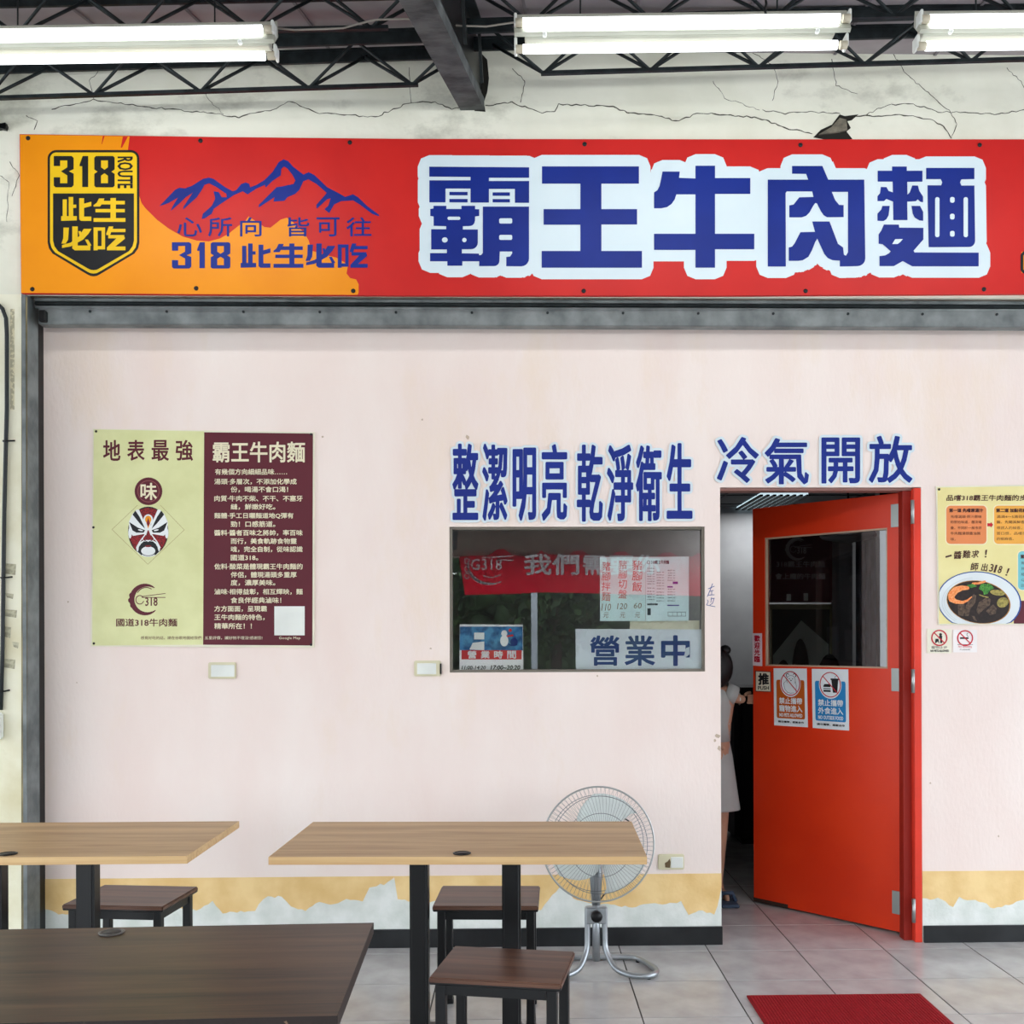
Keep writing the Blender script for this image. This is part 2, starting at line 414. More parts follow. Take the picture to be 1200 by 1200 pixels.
# skirting
def zb(px, py): return at_y(px, py, 0).z
sk = MB().bx(at_y(50, 1100, 0).x, DX0 + .003, -.014, 0, 0, zb(640, 1087), .002); tag(sk.build('baseboard_left', black_base), kind='structure')
sk = MB().bx(DX1 + .004, XR, -.014, 0, 0, zb(1130, 1084), .002); tag(sk.build('baseboard_right', black_base), kind='structure')
# cream header wall and left pillar, standing forward of the pink wall
HZ = at_y(600, 347, YS).z; PXR = at_y(30, 600, YS).x
hd = MB().bx(XL - 1, XR, YS, -.15, HZ, HZ + .12).bx(XL - 1, XR, YS, -.001, HZ + .12, 4.6)
hdr = tag(hd.build('wall_upper', cream), kind='structure')
pil = tag(MB().bx(XL - 1, PXR, YS, .1, 0, HZ).build('wall_left', pillar_m), kind='structure')
# brown worn arris + steel shutter guide
plate('worn_arris', CRM, [(25, 348), (32, 348), (32, 1140), (25, 1140)], 0, .0012, M('worn_brown_plaster', (150, 138, 104), .9, alt=(96, 90, 70), vs=30, stretch=(1, 1, .2), detail=8), pil)
g0 = at_y(33, 600, YS).x; g1 = at_y(50, 600, 0).x
tr = MB(); tr.bx(PXR - .012, PXR + .004, YS - .006, -.055, 0, HZ); tg = tr.build('trim_1', steel_g); tag(tg, kind='structure')
MB().bx(PXR, PXR + .003, -.055, -.001, 0, HZ).build('guide_groove', blk, tg)
# plaster cracks and the knocked out hole above the sign
crack_m = M('crack_shadow', (78, 76, 66), .95)
def crack(pts, w):
    P = []
    for (x0, y0), (x1, y1) in zip(pts, pts[1:]):
        n = max(1, int(abs(x1 - x0) + abs(y1 - y0)) // 5)
        for k in range(n): P.append((x0 + (x1 - x0) * k / n + random.uniform(-.8, .8), y0 + (y1 - y0) * k / n + random.uniform(-1.1, 1.1)))
    P.append(pts[-1])
    Ink(CRM, .0006).stroke(P, w, cap=False, taper=[w * random.uniform(.5, 1.3) for _ in P]).build('plaster_crack', crack_m, hdr)
for pts, w_ in (([(60, 128), (110, 117), (170, 125), (230, 131), (280, 137), (320, 128), (340, 118), (370, 132), (440, 137), (480, 120), (510, 120), (530, 128), (545, 124)], 1.1),
                ([(568, 124), (600, 120), (635, 132), (650, 131), (655, 122), (700, 124), (718, 125), (735, 132), (772, 136), (792, 142), (820, 132), (880, 137), (900, 142), (920, 150), (952, 157)], 1.3),
                ([(893, 129), (920, 133), (950, 131), (985, 133)], 1.0), ([(1003, 136), (1065, 135), (1095, 142), (1108, 150), (1115, 162)], 1.3),
                ([(1015, 134), (1040, 123), (1070, 122), (1100, 131), (1125, 132), (1165, 134), (1200, 129), (1260, 131)], 1.0),
                ([(600, 80), (615, 95), (610, 120)], .8), ([(975, 70), (980, 100), (1005, 110)], .8), ([(1042, 55), (1060, 85), (1112, 130), (1122, 145), (1115, 160)], .8),
                ([(480, 80), (480, 104), (482, 121)], .8), ([(30, 135), (44, 142), (40, 152)], 1), ([(835, 95), (850, 115), (890, 129)], .6), ([(880, 60), (905, 75), (912, 95), (905, 118)], .6),
                ([(1180, 80), (1196, 95), (1210, 120)], .7), ([(110, 118), (105, 95), (118, 80)], .6), ([(238, 108), (250, 122), (262, 134)], .6), ([(12, 190), (22, 205), (14, 230)], .8), ([(0, 205), (10, 215), (8, 260)], .6)):
    crack(pts, w_)
dm = M('damp_stain', (178, 178, 160), .9, alt=(198, 198, 180), vs=9, detail=8)
plate('plaster_hole', CRM, [(953, 161), (962, 152), (975, 146), (984, 134), (990, 136), (1006, 134), (998, 141), (993, 142), (997, 150), (992, 154), (999, 163), (975, 165)], .0005, .001, M('dark_hole', (38, 36, 32), 1), hdr)
plate('broken_concrete', CRM, [(960, 157), (974, 149), (984, 138), (992, 140), (993, 152), (985, 154)], .001, .012, M('broken_concrete', (128, 122, 108), 1, alt=(92, 88, 78), vs=30, bump=.6), hdr)
plate('worn_stucco_mark', CRM, q(12, 362, 17, 480), .0003, .0006, M('grey_stain', (176, 172, 148), .9, alt=(214, 208, 176), vs=60, contrast=(.45, .5)), pil)
for x0, y0, x1, y1 in ((3, 660, 19, 674), (6, 695, 16, 702), (4, 714, 20, 724), (3, 734, 13, 748), (3, 772, 18, 784), (14, 752, 22, 760)):
    plate('torn_sticker', CRM, [(x0, y0), (x1, y0 + 1), (x1 - 1, y1), (x0 + 2, y1 - 2)], .0003, .0008, M('old_sticker_glue', (150, 148, 128), .9, alt=(196, 192, 164), vs=40, contrast=(.4, .6)), pil)

# floor: tiles 0.4 m with recessed joints
fl = tag(MB().bx(-7, 7, -14, 6, -.06, -.0025).build('floor', grout), kind='structure')
proto = None; nT = 0; far = MB()
TS = .4
for i in range(-14, 15):
    for j in range(-33, 14):
        x = .86 + TS * i; y = -.1 + TS * j
        if abs(x + .2) > 5.6: continue
        if -2.6 < x < 2.7 and -1.0 < y < 3.2:
            if proto is None:
                proto = MB().box((0, 0, -.001), (TS - .005, TS - .005, .003), .0008).build('tile', tile_m, fl, loc=(0, 0, 0)); o = proto
            else:
                o = proto.copy(); COL.objects.link(o)
            o.location = (x + TS / 2, y + TS / 2, random.uniform(-.0003, .0003)); nT += 1
        else:
            far.box((x + TS / 2, y + TS / 2, -.001), (TS - .005, TS - .005, .003))
tag(far.build('tile_field', tile_m, fl), kind='stuff')
# outside: kerb and road
tag(MB().bx(-40, 40, -60, -7.2, -.35, -.15).build('road', M('asphalt', (92, 92, 92), .9, alt=(74, 74, 74), vs=3)), kind='structure')
tag(MB().bx(-40, 40, -10.7, -7.15, -.3, -.04).build('bounce_pavement', M('pale_concrete', (206, 204, 198), .85, alt=(188, 186, 180), vs=2)), kind='structure')  # pale slab added to bounce daylight up to the cream wall
# arcade roof sheet, sloping down to the street
def roofz(Y): return 4.0 + .22 * (Y + .3)
rs = MB(); rs.prism([Vector((-6, .1, roofz(.1))), Vector((6, .1, roofz(.1))), Vector((6, -6.6, roofz(-6.6))), Vector((-6, -6.6, roofz(-6.6)))],
                    [Vector((-6, .1, roofz(.1) + .05)), Vector((6, .1, roofz(.1) + .05)), Vector((6, -6.6, roofz(-6.6) + .05)), Vector((-6, -6.6, roofz(-6.6) + .05))])
ceil = tag(rs.build('ceiling', sheet_m), kind='structure')
for k in range(-12, 13):
    x = k * .45 + .09
    sm = MB().beam((x, .0, roofz(0) - .003), (x - .25, -3.0, roofz(-3) - .003), .012, .006); sm.build('sheet_seam', M('seam', (120, 114, 118), .7), ceil)
tag(MB().bx(-6, 6, -6.35, -6.15, 2.28, 2.75).build('trim_2', M('fascia_concrete', (150, 136, 124), .8)), kind='structure')

# interior shell
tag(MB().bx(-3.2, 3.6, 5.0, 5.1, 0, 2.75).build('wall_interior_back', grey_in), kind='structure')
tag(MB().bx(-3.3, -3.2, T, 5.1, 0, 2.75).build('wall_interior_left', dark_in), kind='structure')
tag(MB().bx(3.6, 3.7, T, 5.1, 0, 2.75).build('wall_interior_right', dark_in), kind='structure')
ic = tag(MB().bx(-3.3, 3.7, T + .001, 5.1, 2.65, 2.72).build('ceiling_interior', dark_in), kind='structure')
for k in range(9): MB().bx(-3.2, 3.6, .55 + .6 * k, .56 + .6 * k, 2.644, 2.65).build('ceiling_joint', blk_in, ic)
for k in range(11): MB().bx(-3.0 + .6 * k, -2.99 + .6 * k, .1, 5, 2.644, 2.65).build('ceiling_joint', blk_in, ic)

# ================================================================ SHOP SIGN
SG = Pl((0, -.17, 0), (0, -1, 0)); SO = .022
sgn = empty('shop_sign', at_y(600, 345, -.18), 'long red and orange banner sign board with big blue characters above the shutter opening', 'sign')
edge_t = [(23, 157.2), (250, 160.5), (480, 162.8), (840, 163.3), (1200, 163.3), (1330, 163)]
edge_b = [(1330, 343.5), (1200, 344.3), (840, 346.3), (480, 346.2), (250, 345.2), (24.8, 343.6)]
plate('sign_panel', SG, edge_t + edge_b, .002, SO, red_s, sgn)
o_ = Ink(SG, SO + .0006)
c1 = scl(0, 130, 2.5); c6_ = scl(170, 170, 1200 / 280)
cv = lambda L_, f: [f(*p) for p in L_]
orange = [(23.6, 157.8), (152, 159.8), (150, 175), (155, 205), (166, 238)] + cv([(0, 315), (60, 375), (120, 420), (190, 460), (260, 480), (320, 484), (375, 470), (420, 445), (470, 405), (500, 385), (520, 358), (560, 385), (600, 412), (630, 415), (680, 375), (712, 365), (740, 385), (800, 440), (822, 480), (835, 530), (900, 550), (960, 565), (1020, 600), (1012, 645), (1030, 668), (1060, 675), (1073, 700), (1072, 742)], c6_) + [(419, 345.5), (250, 344.7), (25, 343.2)]
o_.poly(orange).build('orange_print', orange_s, sgn)
o_ = Ink(SG, SO + .0009)
o_.poly([(120.5, 159.5), (122.5, 159.5), (119.5, 169), (119, 169)]); o_.poly([(144, 160), (150, 160), (143, 173), (141.5, 173)]); o_.build('red_flare_print', red_s, sgn)['kind'] = 'stuff'
# route badge
c5 = scl(20, 150, 6)
def shield(d):
    P = []
    for cx, cy, a in ((800 - d * 0, 218, -90), ):
        pass
    x0, x1, yt, ys, yb_ = 215 + d, 860 - d, 155 + d, 848 - d * .45, 1042 - d * 1.15
    r = max(60 - d, 12)
    for k in range(7): t = R_(180 + 15 * k); P.append((x0 + r + r * math.cos(t), yt + r + r * math.sin(t)))
    for k in range(7): t = R_(270 + 15 * k); P.append((x1 - r + r * math.cos(t), yt + r + r * math.sin(t)))
    P += [(x1, ys - 40), (x1 - 10, ys), (x1 - 35, ys + 35), (580, yb_ - 12), (560, yb_ - 2), (538, yb_ + 1), (516, yb_ - 2), (495, yb_ - 12), (x0 + 35, ys + 35), (x0 + 10, ys), (x0, ys - 40)]
    return P
Ink(SG, SO + .0009, c5).poly(shield(0)).build('badge_outline', ink, sgn)
Ink(SG, SO + .0013, c5).poly(shield(17)).build('badge_field', yel_s, sgn)
b_ = Ink(SG, SO + .0017, c5)
sh = shield(38); b_.poly([(253, 460), (822, 460)] + [p for p in sh if p[1] > 700])
def d3(i, x, y, w, h):     # condensed block digits drawn as outlines
    k = lambda a, b: (x + a * w, y + b * h)
    i.poly([k(0, .0), k(.9, 0), k(1, .06), k(1, .42), k(.76, .49), k(1, .56), k(1, .93), k(.9, 1), k(.08, 1), k(0, .94), k(0, .68), k(.32, .68), k(.32, .87), k(.68, .87), k(.68, .62), k(.36, .49), k(.68, .36), k(.68, .14), k(.32, .14), k(.32, .32), k(0, .32)])
def d1(i, x, y, w, h):
    k = lambda a, b: (x + a * w, y + b * h)
    i.poly([k(.35, 0), k(1, 0), k(1, 1), k(.3, 1), k(.3, .33), k(0, .33), k(0, .27)])
def d8(i, x, y, w, h):
    k = lambda a, b: (x + a * w, y + b * h)
    L_ = [k(.08, 0), k(.5, 0), k(.5, .14), k(.33, .14), k(.33, .36), k(.5, .44), k(.5, .55), k(.33, .63), k(.33, .87), k(.5, .87), k(.5, 1), k(.08, 1), k(0, .95), k(0, .57), k(.16, .5), k(0, .43), k(0, .05)]
    i.poly(L_); i.poly([(2 * (x + .5 * w) - a, b) for a, b in L_])
d3(b_, 258, 197, 140, 220); d1(b_, 440, 197, 60, 218); d8(b_, 543, 197, 143, 220)
b_.text('ROUTE', 708, 203, 812, 422, bold=.9, rot=90)
b_.build('badge_black_print', ink, sgn)
# block characters 此生必吃, drawn stroke by stroke (unit box)
def bsbc(i, which, x, y, w, h):
    def r(*L_):
        i.poly([(x + a * w, y + b * h) for a, b in L_])
    def b4(x0, y0, x1, y1): r((x0, y0), (x1, y0), (x1, y1), (x0, y1))
    if which == 0:   # ci
        b4(.05, .1, .19, .86); b4(.25, 0, .4, .86); b4(.36, .32, .5, .46); r((0, .8), (.52, .8), (.52, .98), (0, 1))
        r((.6, .05), (.76, .05), (.76, .28), (1, .2), (1, .38), (.76, .46), (.76, .82), (1, .82), (1, 1), (.66, 1), (.6, .94))
    elif which == 1: # sheng
        r((.17, .02), (.34, .02), (.3, .18), (.2, .36), (0, .36), (0, .3), (.1, .2)); b4(.22, .12, .98, .27); b4(.53, 0, .7, 1); b4(.06, .46, .98, .6); b4(0, .84, 1, 1)
    elif which == 2: # bi
        r((.07, .05), (.25, .05), (.22, .55), (.14, .72), (0, .72), (.06, .5)); r((.36, 0), (.54, 0), (.54, .8), (.96, .8), (.96, 1), (.44, 1), (.36, .92))
        r((.74, .1), (1, .1), (.9, .3), (.72, .55), (.3, .84), (.02, .9), (.02, .78), (.3, .68), (.58, .42)); r((.78, .55), (.88, .55), (1, .8), (.88, .8)); r((.56, .2), (.64, .2), (.7, .4), (.6, .4))
    else:            # chi
        b4(0, .04, .13, 1); b4(.25, .04, .36, .96); b4(.1, .04, .27, .18); b4(.1, .82, .27, .96)
        r((.48, 0), (.62, 0), (.6, .1), (1, .1), (1, .24), (.55, .24), (.52, .36), (.4, .36), (.4, .28)); b4(.46, .36, .96, .5)
        r((.76, .44), (.98, .44), (.98, .52), (.68, .84), (1, .84), (1, 1), (.42, 1), (.42, .88))
y_ = Ink(SG, SO + .0021, c5)
for k, (x, y) in enumerate(((310, 485), (538, 492), (312, 692), (538, 692))): bsbc(y_, k, x, y, 212 if k % 2 == 0 else 224, 168)
y_.build('badge_characters', yel_s, sgn)
# mountains and the slogan
n_ = Ink(SG, SO + .0013, c6_)
n_.poly([(72, 307), (150, 225), (172, 214), (200, 218), (235, 205), (290, 170), (320, 163), (345, 170), (400, 210), (440, 232), (458, 226), (482, 196), (505, 188), (522, 194), (528, 212), (560, 200), (600, 175), (640, 135), (672, 85), (695, 72), (718, 80), (745, 110), (795, 148), (822, 136), (850, 150), (915, 212), (960, 235), (1005, 260), (1045, 247), (1070, 262), (1120, 310), (1175, 350), (1175, 358), (1140, 345), (1080, 300), (1045, 278), (985, 282), (950, 298), (925, 342), (900, 322), (920, 305), (932, 268), (915, 272), (862, 320), (860, 300), (900, 255), (912, 240), (860, 195), (820, 172), (795, 182), (775, 225), (755, 245), (715, 262), (700, 280), (645, 284), (650, 262), (570, 314), (572, 300), (660, 212), (700, 205), (745, 195), (755, 178), (740, 150), (715, 118), (698, 108), (684, 120), (682, 152), (640, 180), (606, 214), (602, 200), (560, 218), (515, 248), (490, 232), (445, 252), (385, 292), (345, 320), (335, 345), (300, 368), (284, 372), (290, 345), (335, 305), (352, 270), (344, 232), (370, 236), (385, 262), (410, 262), (408, 245), (360, 212), (322, 192), (298, 200), (285, 225), (260, 262), (190, 325), (194, 308), (240, 238), (205, 262), (165, 300), (128, 332), (138, 308), (165, 264), (120, 290)])
n_.build('mountain_print', navy, sgn)
n_ = Ink(SG, SO + .0017, c6_)
for ch, x0, x1 in (('心', 162, 285), ('所', 318, 436), ('向', 478, 584), ('皆', 715, 825), ('可', 862, 976), ('往', 1012, 1136)): n_.text(ch, x0, 364, x1, 458, bold=.5)
d3(n_, 135, 488, 97, 132); d1(n_, 262, 488, 38, 130); d8(n_, 330, 488, 98, 132)
for k, x in enumerate((480, 645, 806, 968)): bsbc(n_, k, x, 494, 150, 122)
n_.build('slogan_print', navy, sgn)
# the five big characters
G = []
cA = scl(485, 175, 7.5); cB = scl(755, 175, 7.5); cC = scl(890, 175, 7.5); cD = scl(1020, 175, 7.5); cW = scl(460, 150, 1200 / 380)
def rp(x0, y0, x1, y1): return [(x0, y0), (x1, y0), (x1, y1), (x0, y1)]
def corner(cx, cy, r, a0, a1, n=5): return [(cx + r * math.cos(R_(a0 + (a1 - a0) * k / n)), cy + r * math.sin(R_(a0 + (a1 - a0) * k / n))) for k in range(n + 1)]
for P in ([(135, 152), (1013, 158), (1013, 250), (660, 250), (660, 278), (1013, 278), (1013, 470), (888, 470), (888, 348), (660, 348), (660, 468), (498, 468), (498, 345), (278, 345), (278, 466), (136, 466), (136, 272), (498, 272), (498, 243), (135, 240)],
          rp(312, 374, 472, 404), rp(312, 436, 472, 466), rp(692, 378, 844, 408), rp(692, 437, 844, 466),
          [(172, 496), (286, 496), (286, 524), (418, 524), (418, 496), (538, 496), (538, 526), (574, 526), (574, 586), (538, 590), (538, 630)] + corner(490, 628, 46, 0, 90) + [(430, 676), (430, 704), (562, 704), (562, 820)] + corner(504, 820, 58, 0, 90) + [(422, 878), (422, 914), (570, 916), (575, 930), (592, 928), (606, 910), (606, 503), (1012, 503), (1012, 960)] + corner(944, 960, 68, 0, 90) + [(812, 1027), (812, 945), (845, 942), (864, 915), (864, 898), (755, 898), (752, 980)] + corner(706, 980, 46, 0, 90) + [(574, 1026), (574, 984), (426, 984), (426, 1023), (294, 1023), (294, 984), (142, 984), (142, 912), (290, 912), (290, 880), (152, 880), (152, 702), (284, 702), (284, 676), (174, 672), (174, 590), (144, 586), (144, 524), (172, 520)]):
    G.append(cv(P, cA))
G.append(cv([(553, 142), (912, 142), (912, 206), (773, 206), (773, 300), (905, 300), (905, 357), (773, 357), (773, 455), (923, 455), (923, 517), (552, 517), (552, 455), (695, 455), (695, 358), (559, 358), (559, 300), (695, 300), (695, 206), (553, 206)], cW))
G.append(cv([(160, 195), (312, 195), (306, 250), (450, 256), (450, 144), (622, 144), (622, 252), (932, 252), (932, 392), (622, 392), (622, 742), (967, 742), (967, 878), (622, 878), (622, 1040), (450, 1040), (450, 884), (86, 884), (86, 742), (450, 742), (450, 396), (282, 396), (268, 440), (240, 480), (200, 508), (150, 518), (86, 518), (86, 378), (115, 360), (135, 320), (148, 260)], cB))
for P in ([(286, 146), (553, 146), (604, 266), (921, 266), (930, 940)] + corner(862, 958, 68, 0, 90) + [(706, 1030), (706, 978), (640, 974), (600, 955), (570, 920), (508, 785), (490, 815), (460, 890), (430, 945), (380, 975), (340, 980), (257, 980), (257, 862), (285, 856), (310, 825), (360, 728), (488, 725), (464, 634), (616, 634), (690, 830), (735, 862), (742, 925), (760, 935), (778, 905), (778, 374), (636, 374), (665, 445), (700, 488), (740, 490), (740, 596), (595, 597), (565, 580), (540, 545), (505, 475), (490, 472), (470, 500), (440, 555), (410, 585), (370, 598), (262, 598), (262, 492), (300, 485), (350, 422), (474, 418), (464, 370), (240, 370), (230, 385), (232, 1030), (73, 1030), (73, 266), (428, 266), (410, 216), (286, 214)],):
    G.append(cv(P, cC))
for P in ([(190, 151), (320, 151), (320, 188), (458, 188), (458, 284), (324, 286), (326, 398), (345, 380), (368, 318), (418, 318), (430, 365), (463, 415), (463, 465), (440, 462), (415, 440), (400, 456), (324, 460), (326, 622), (202, 622), (200, 460), (140, 436), (120, 455), (62, 455), (62, 412), (85, 385), (92, 330), (142, 332), (160, 365), (198, 378), (196, 284), (64, 284), (64, 188), (190, 188)],
          [(105, 497), (170, 497), (160, 580), (140, 615), (115, 630), (62, 628), (62, 565), (95, 530)], [(362, 497), (436, 497), (464, 550), (464, 628), (430, 625), (390, 600), (372, 565)],
          [(118, 661), (250, 661), (254, 688), (466, 690), (466, 792), (380, 890), (388, 906), (952, 908), (952, 1028), (368, 1028), (284, 982), (206, 1026), (80, 1026), (80, 938), (130, 932), (165, 912), (178, 896), (108, 834), (72, 830), (72, 748), (95, 715)],
          [(490, 163), (914, 163), (914, 262), (800, 264), (788, 290), (800, 318), (914, 318), (921, 810)] + corner(868, 806, 52, 0, 90) + [(512, 860), (502, 316), (622, 316), (632, 290), (618, 262), (490, 262)]):
    G.append(cv(P, cD))
wo = Ink(SG, SO + .0008); wo.md = 61
for P in G: wo.stroke(P, 27, closed=True)
wo.poly([(500, 204), (1145, 204), (1150, 304), (500, 304)]).union(.3).build('white_outline', white_s, sgn)
bl = Ink(SG, SO + .0019)
for P in G: bl.poly(P)
bl.build('big_characters', navy, sgn)
wh = Ink(SG, SO + .0030, cA)
for x0, y0, x1, y1 in ((296, 592, 408, 620), (750, 606, 864, 652), (750, 752, 864, 796)): wh.rect(x0, y0, x1, y1, 13)
wh.ell(272, 796, 25, 23); wh.ell(444, 797, 19)
wh.tf = cD
for x in (588, 838): wh.rect(x - 19, 420, x + 19, 772, 18)
for y in (444, 591, 742): wh.rect(700, y - 25, 740, y + 25, 16)
wh.poly([(192, 832), (218, 790), (286, 788), (262, 815), (240, 832)])
wh.build('character_gaps', white_s, sgn)['kind'] = 'stuff'
for X, Y in ((33, 162), (235, 165), (410, 167), (685, 169), (938, 170), (1148, 170), (38, 339), (230, 338), (414, 341), (684, 341), (944, 341), (1153, 339)):
    MB().lathe([(.010, 0), (.010, .002), (.006, .004), (0.0, .0045)], SG.pt(X, Y, SO), 10, (0, -1, 0)).build('screw', ink, sgn)
# start of a second badge at the right end
Ink(SG, SO + .0009).stroke([(1230, 296), (1200, 296), (1197.5, 299), (1197.5, 316), (1200, 319), (1230, 319)], 3.2).build('badge_edge', ink, sgn)
Ink(SG, SO + .0007).rect(1197, 295, 1229, 320).build('badge_ground', orange_s, sgn)

# ================================================================ ROLLER SHUTTER under the sign
sh_ = empty('roller_shutter', at_y(600, 384, -.1), 'rolled up grey steel roller shutter showing under the banner sign', 'shutter')
for k, (a, b) in enumerate(((350, 354.3), (354.3, 358.4), (358.4, 362.6))):
    za, zb_ = at_y(600, a + 1, -.12).z, at_y(600, b + 1, -.12).z
    MB().bx(g0 + .006, XR, -.125 + .004 * k, -.09, zb_ + .002, za, .003).build('slat', steel_g if k != 1 else steel_d, sh_)
zt, zb2 = at_y(600, 364, -.09).z, at_y(600, 383.5, -.09).z
MB().bx(g0 + .02, XR, -.115, -.055, zb2, zt, .004).build('bottom_bar', steel_g, sh_)
for k in range(16): MB().lathe([(.006, 0), (.006, .004)], (g0 + .25 + k * .34, -.115, zt - .018), 8, (0, -1, 0)).build('rivet', steel_d, sh_)
MB().box((g0 + .05, -.13, zb2 + .03), (.03, .03, .05), .004).build('end_stop', blk, sh_)

# ================================================================ WALL CHARACTERS
def sticker_phrase(chars, name, label, bold, outl, single=True):
    root = None
    base = chars[0]
    o = empty(name, at_y(chars[0][1], chars[0][4], -.002), label, 'lettering')
    wi = Ink(WALL, .004); bi = Ink(WALL, .0052)
    for ch, x0, y0, x1, y1 in chars:
        k = bold / 2
        wi.text(ch, x0 + k, y0 + k, x1 - k, y1 - k, bold=outl); bi.text(ch, x0 + k, y0 + k, x1 - k, y1 - k, bold=bold)
    wi.union(.3).build('white_backing', white_s, o); bi.union(.2).build('blue_character', navy, o)
c7 = lambda x, y: (500 + x / 3.4286, 500 + y / 3.4286)
def C7(ch, x0, y0, x1, y1): a = c7(x0, y0); b = c7(x1, y1); return (ch, *a, *b)
sticker_phrase([C7('整', 103, 68, 208, 375), C7('潔', 223, 68, 325, 378), C7('明', 345, 84, 440, 378), C7('亮', 462, 70, 565, 378)], 'wall_lettering', 'blue four character sticker lettering with white outline above the window, left half', 2.4, 8)
sticker_phrase([C7('乾', 603, 72, 708, 382), C7('淨', 724, 72, 830, 380), C7('衛', 840, 75, 945, 380), C7('生', 964, 66, 1068, 370)], 'wall_lettering', 'blue four character sticker lettering with white outline above the window, right half', 2.4, 8)
for ch, x0, y0, x1, y1, lb in (('冷', 60, 66, 208, 228, 'first blue white-edged character over the left of the red door, two dots beside it'), ('氣', 228, 70, 384, 233, 'second blue white-edged character over the red doorway, with a small star-shaped inside'),
                               ('開', 428, 68, 564, 230, 'third blue white-edged character over the red door, shaped like a gate'), ('放', 594, 62, 748, 228, 'rightmost blue white-edged character over the red door hinge corner')):
    sticker_phrase([(ch, 820 + x0 / 3, 490 + y0 / 3, 820 + x1 / 3, 490 + y1 / 3)], 'wall_character', lb, 2.0, 8)

# ================================================================ LEFT POSTER
def logo(i, x, y, s, cup=True):
    """crescent bowl logo with two chopstick lines and 318; x, y its centre, s half height (local px)"""
    n = 22
    ta = [s * .05 + s * .26 * math.sin(math.pi * k / n) ** .8 for k in range(n + 1)]
    k_ = 1 if i.tf(1, 0)[0] - i.tf(0, 0)[0] == 0 else abs(i.tf(1, 0)[0] - i.tf(0, 0)[0])
    i.arc(x, y, s * .9, s * .9, 300, 40, 1, n, taper=[t * k_ for t in ta]) if False else i.arc(x, y, s * .86, s * .86, 305, 50, 1, n, taper=[t * k_ for t in ta])
    i.arc(x, y - s * .02, s * .62, s * .7, 300, 215, s * .05 * k_, 12)
    for cx, cy in ((-.86, -.25), (-.92, .05), (-.8, .35)): i.arc(x + cx * s, y + cy * s, s * .13, s * .13, 0, 320, s * .08 * k_, 8)
    i.stroke([(x - .25 * s, y - .18 * s), (x + s * 1.15, y - s * .36)], s * .04 * k_); i.stroke([(x - .25 * s, y - .12 * s), (x + s * 1.15, y - s * .12)], s * .04 * k_)
    i.arc(x - .38 * s, y + .02 * s, .24 * s, .26 * s, 320, 20, s * .05 * k_, 12)
    i.text('318', x - .05 * s, y - .12 * s, x + .68 * s, y + .38 * s, bold=s * .02 * k_)
po = Pl((0, 0, 0), (0, -1, 0))
pst = empty('menu_poster', at_y(237, 757, -.004), 'large poster, half pale green with a painted opera mask, half maroon with text', 'poster')
plate('poster_sheet', po, [(108.8, 502.5), (368.8, 506.3), (368.3, 758.8), (106.3, 757.5)], .0, .006, M('poster_white_rim', (232, 228, 206), .45), pst)
c4 = scl(90, 490, 4)
Ink(po, .0066, c4).poly([(80, 53), (597, 62), (592, 1062), (72, 1066)]).build('green_half', creamp, pst)
Ink(po, .0066, c4).poly([(597, 66), (1107, 72), (1104, 1066), (592, 1062)]).build('maroon_half', maroon, pst)
mi = Ink(po, .0072, c4)
for ch, x in zip('地表最強', (125, 238, 352, 465)): mi.text(ch, x, 104, x + 78, 198, bold=.9)
logo(mi, 325, 850, 78); mi.text('國道318牛肉麵', 185, 940, 470, 976, bold=.35); mi.union(.12); mi.ell(336, 343, 65, 65, 32)
mi.text('感覺好吃的話，請在谷歌地圖給我們', 300, 1022, 584, 1038); mi.build('maroon_print', maroon, pst)
ci = Ink(po, .0076, c4)
ci.text('霸王牛肉麵', 638, 112, 1068, 206, bold=.9)
for t, x0, x1, y in (('有幾個方向細細品味……', 648, 985, 238), ('湯頭·多層次，不添加化學成', 645, 1030, 284), ('份，喝湯不會口渴！', 722, 990, 321), ('肉質·牛肉不柴、不干、不塞牙', 645, 1058, 363), ('縫，鮮嫩好吃。', 722, 930, 402),
                     ('麵體·手工日曬麵道地Q彈有', 645, 1015, 444), ('勁！口感筋道。', 722, 930, 483), ('醬料·醬者百味之將帥，率百味', 645, 1058, 524), ('而行，美食軌跡食物靈', 722, 1030, 563), ('魂，完全自制，從味認識', 722, 1058, 601), ('國道318。', 722, 850, 640),
                     ('佐料·酸菜是體現霸王牛肉麵的', 645, 1058, 682), ('伴侶，體現湯頭多重厚', 722, 1030, 721), ('度，濃厚美味。', 722, 930, 758), ('滷味·相得益彰，相互輝映，麵', 645, 1058, 800), ('食良伴經典滷味！', 722, 958, 840), ('方方面面，呈現霸', 645, 890, 880), ('王牛肉麵的特色，', 645, 880, 920), ('精華所在！！', 645, 820, 961)):
    ci.text(t, x0, y, x1, y + 27, bold=.28)
ci.text('味', 300, 305, 374, 382, bold=.8); ci.text('五星評價，讓好物不埋沒!感謝您!', 600, 1022, 870, 1038); ci.text('Google Map', 948, 1024, 1048, 1040)
ci.build('cream_print', cream_t, pst)
Ink(po, .0074, c4).arc(336, 343, 50, 50, 0, 360, .7, 28).build('seal_ring', M('seal_ring', (150, 84, 84), .5), pst)
Ink(po, .0074, c4).rect(926, 882, 1068, 1018).build('white_square', white_pl, pst)
dl = Ink(po, .0070, c4); dl.stroke([(285, 408), (165, 522), (333, 685), (504, 524), (392, 408)], .35); dl.build('diamond_line', M('olive_line', (150, 128, 80), .5), pst)
c8 = scl(120, 540, 6)   # painted mask
mr = lambda L_: [(646 - x, y) for x, y in L_]
def lay(k, col, fn):
    i = Ink(po, .0074 + .0003 * k, c8); fn(i); i.build('mask_print', col, pst)['kind'] = 'stuff'
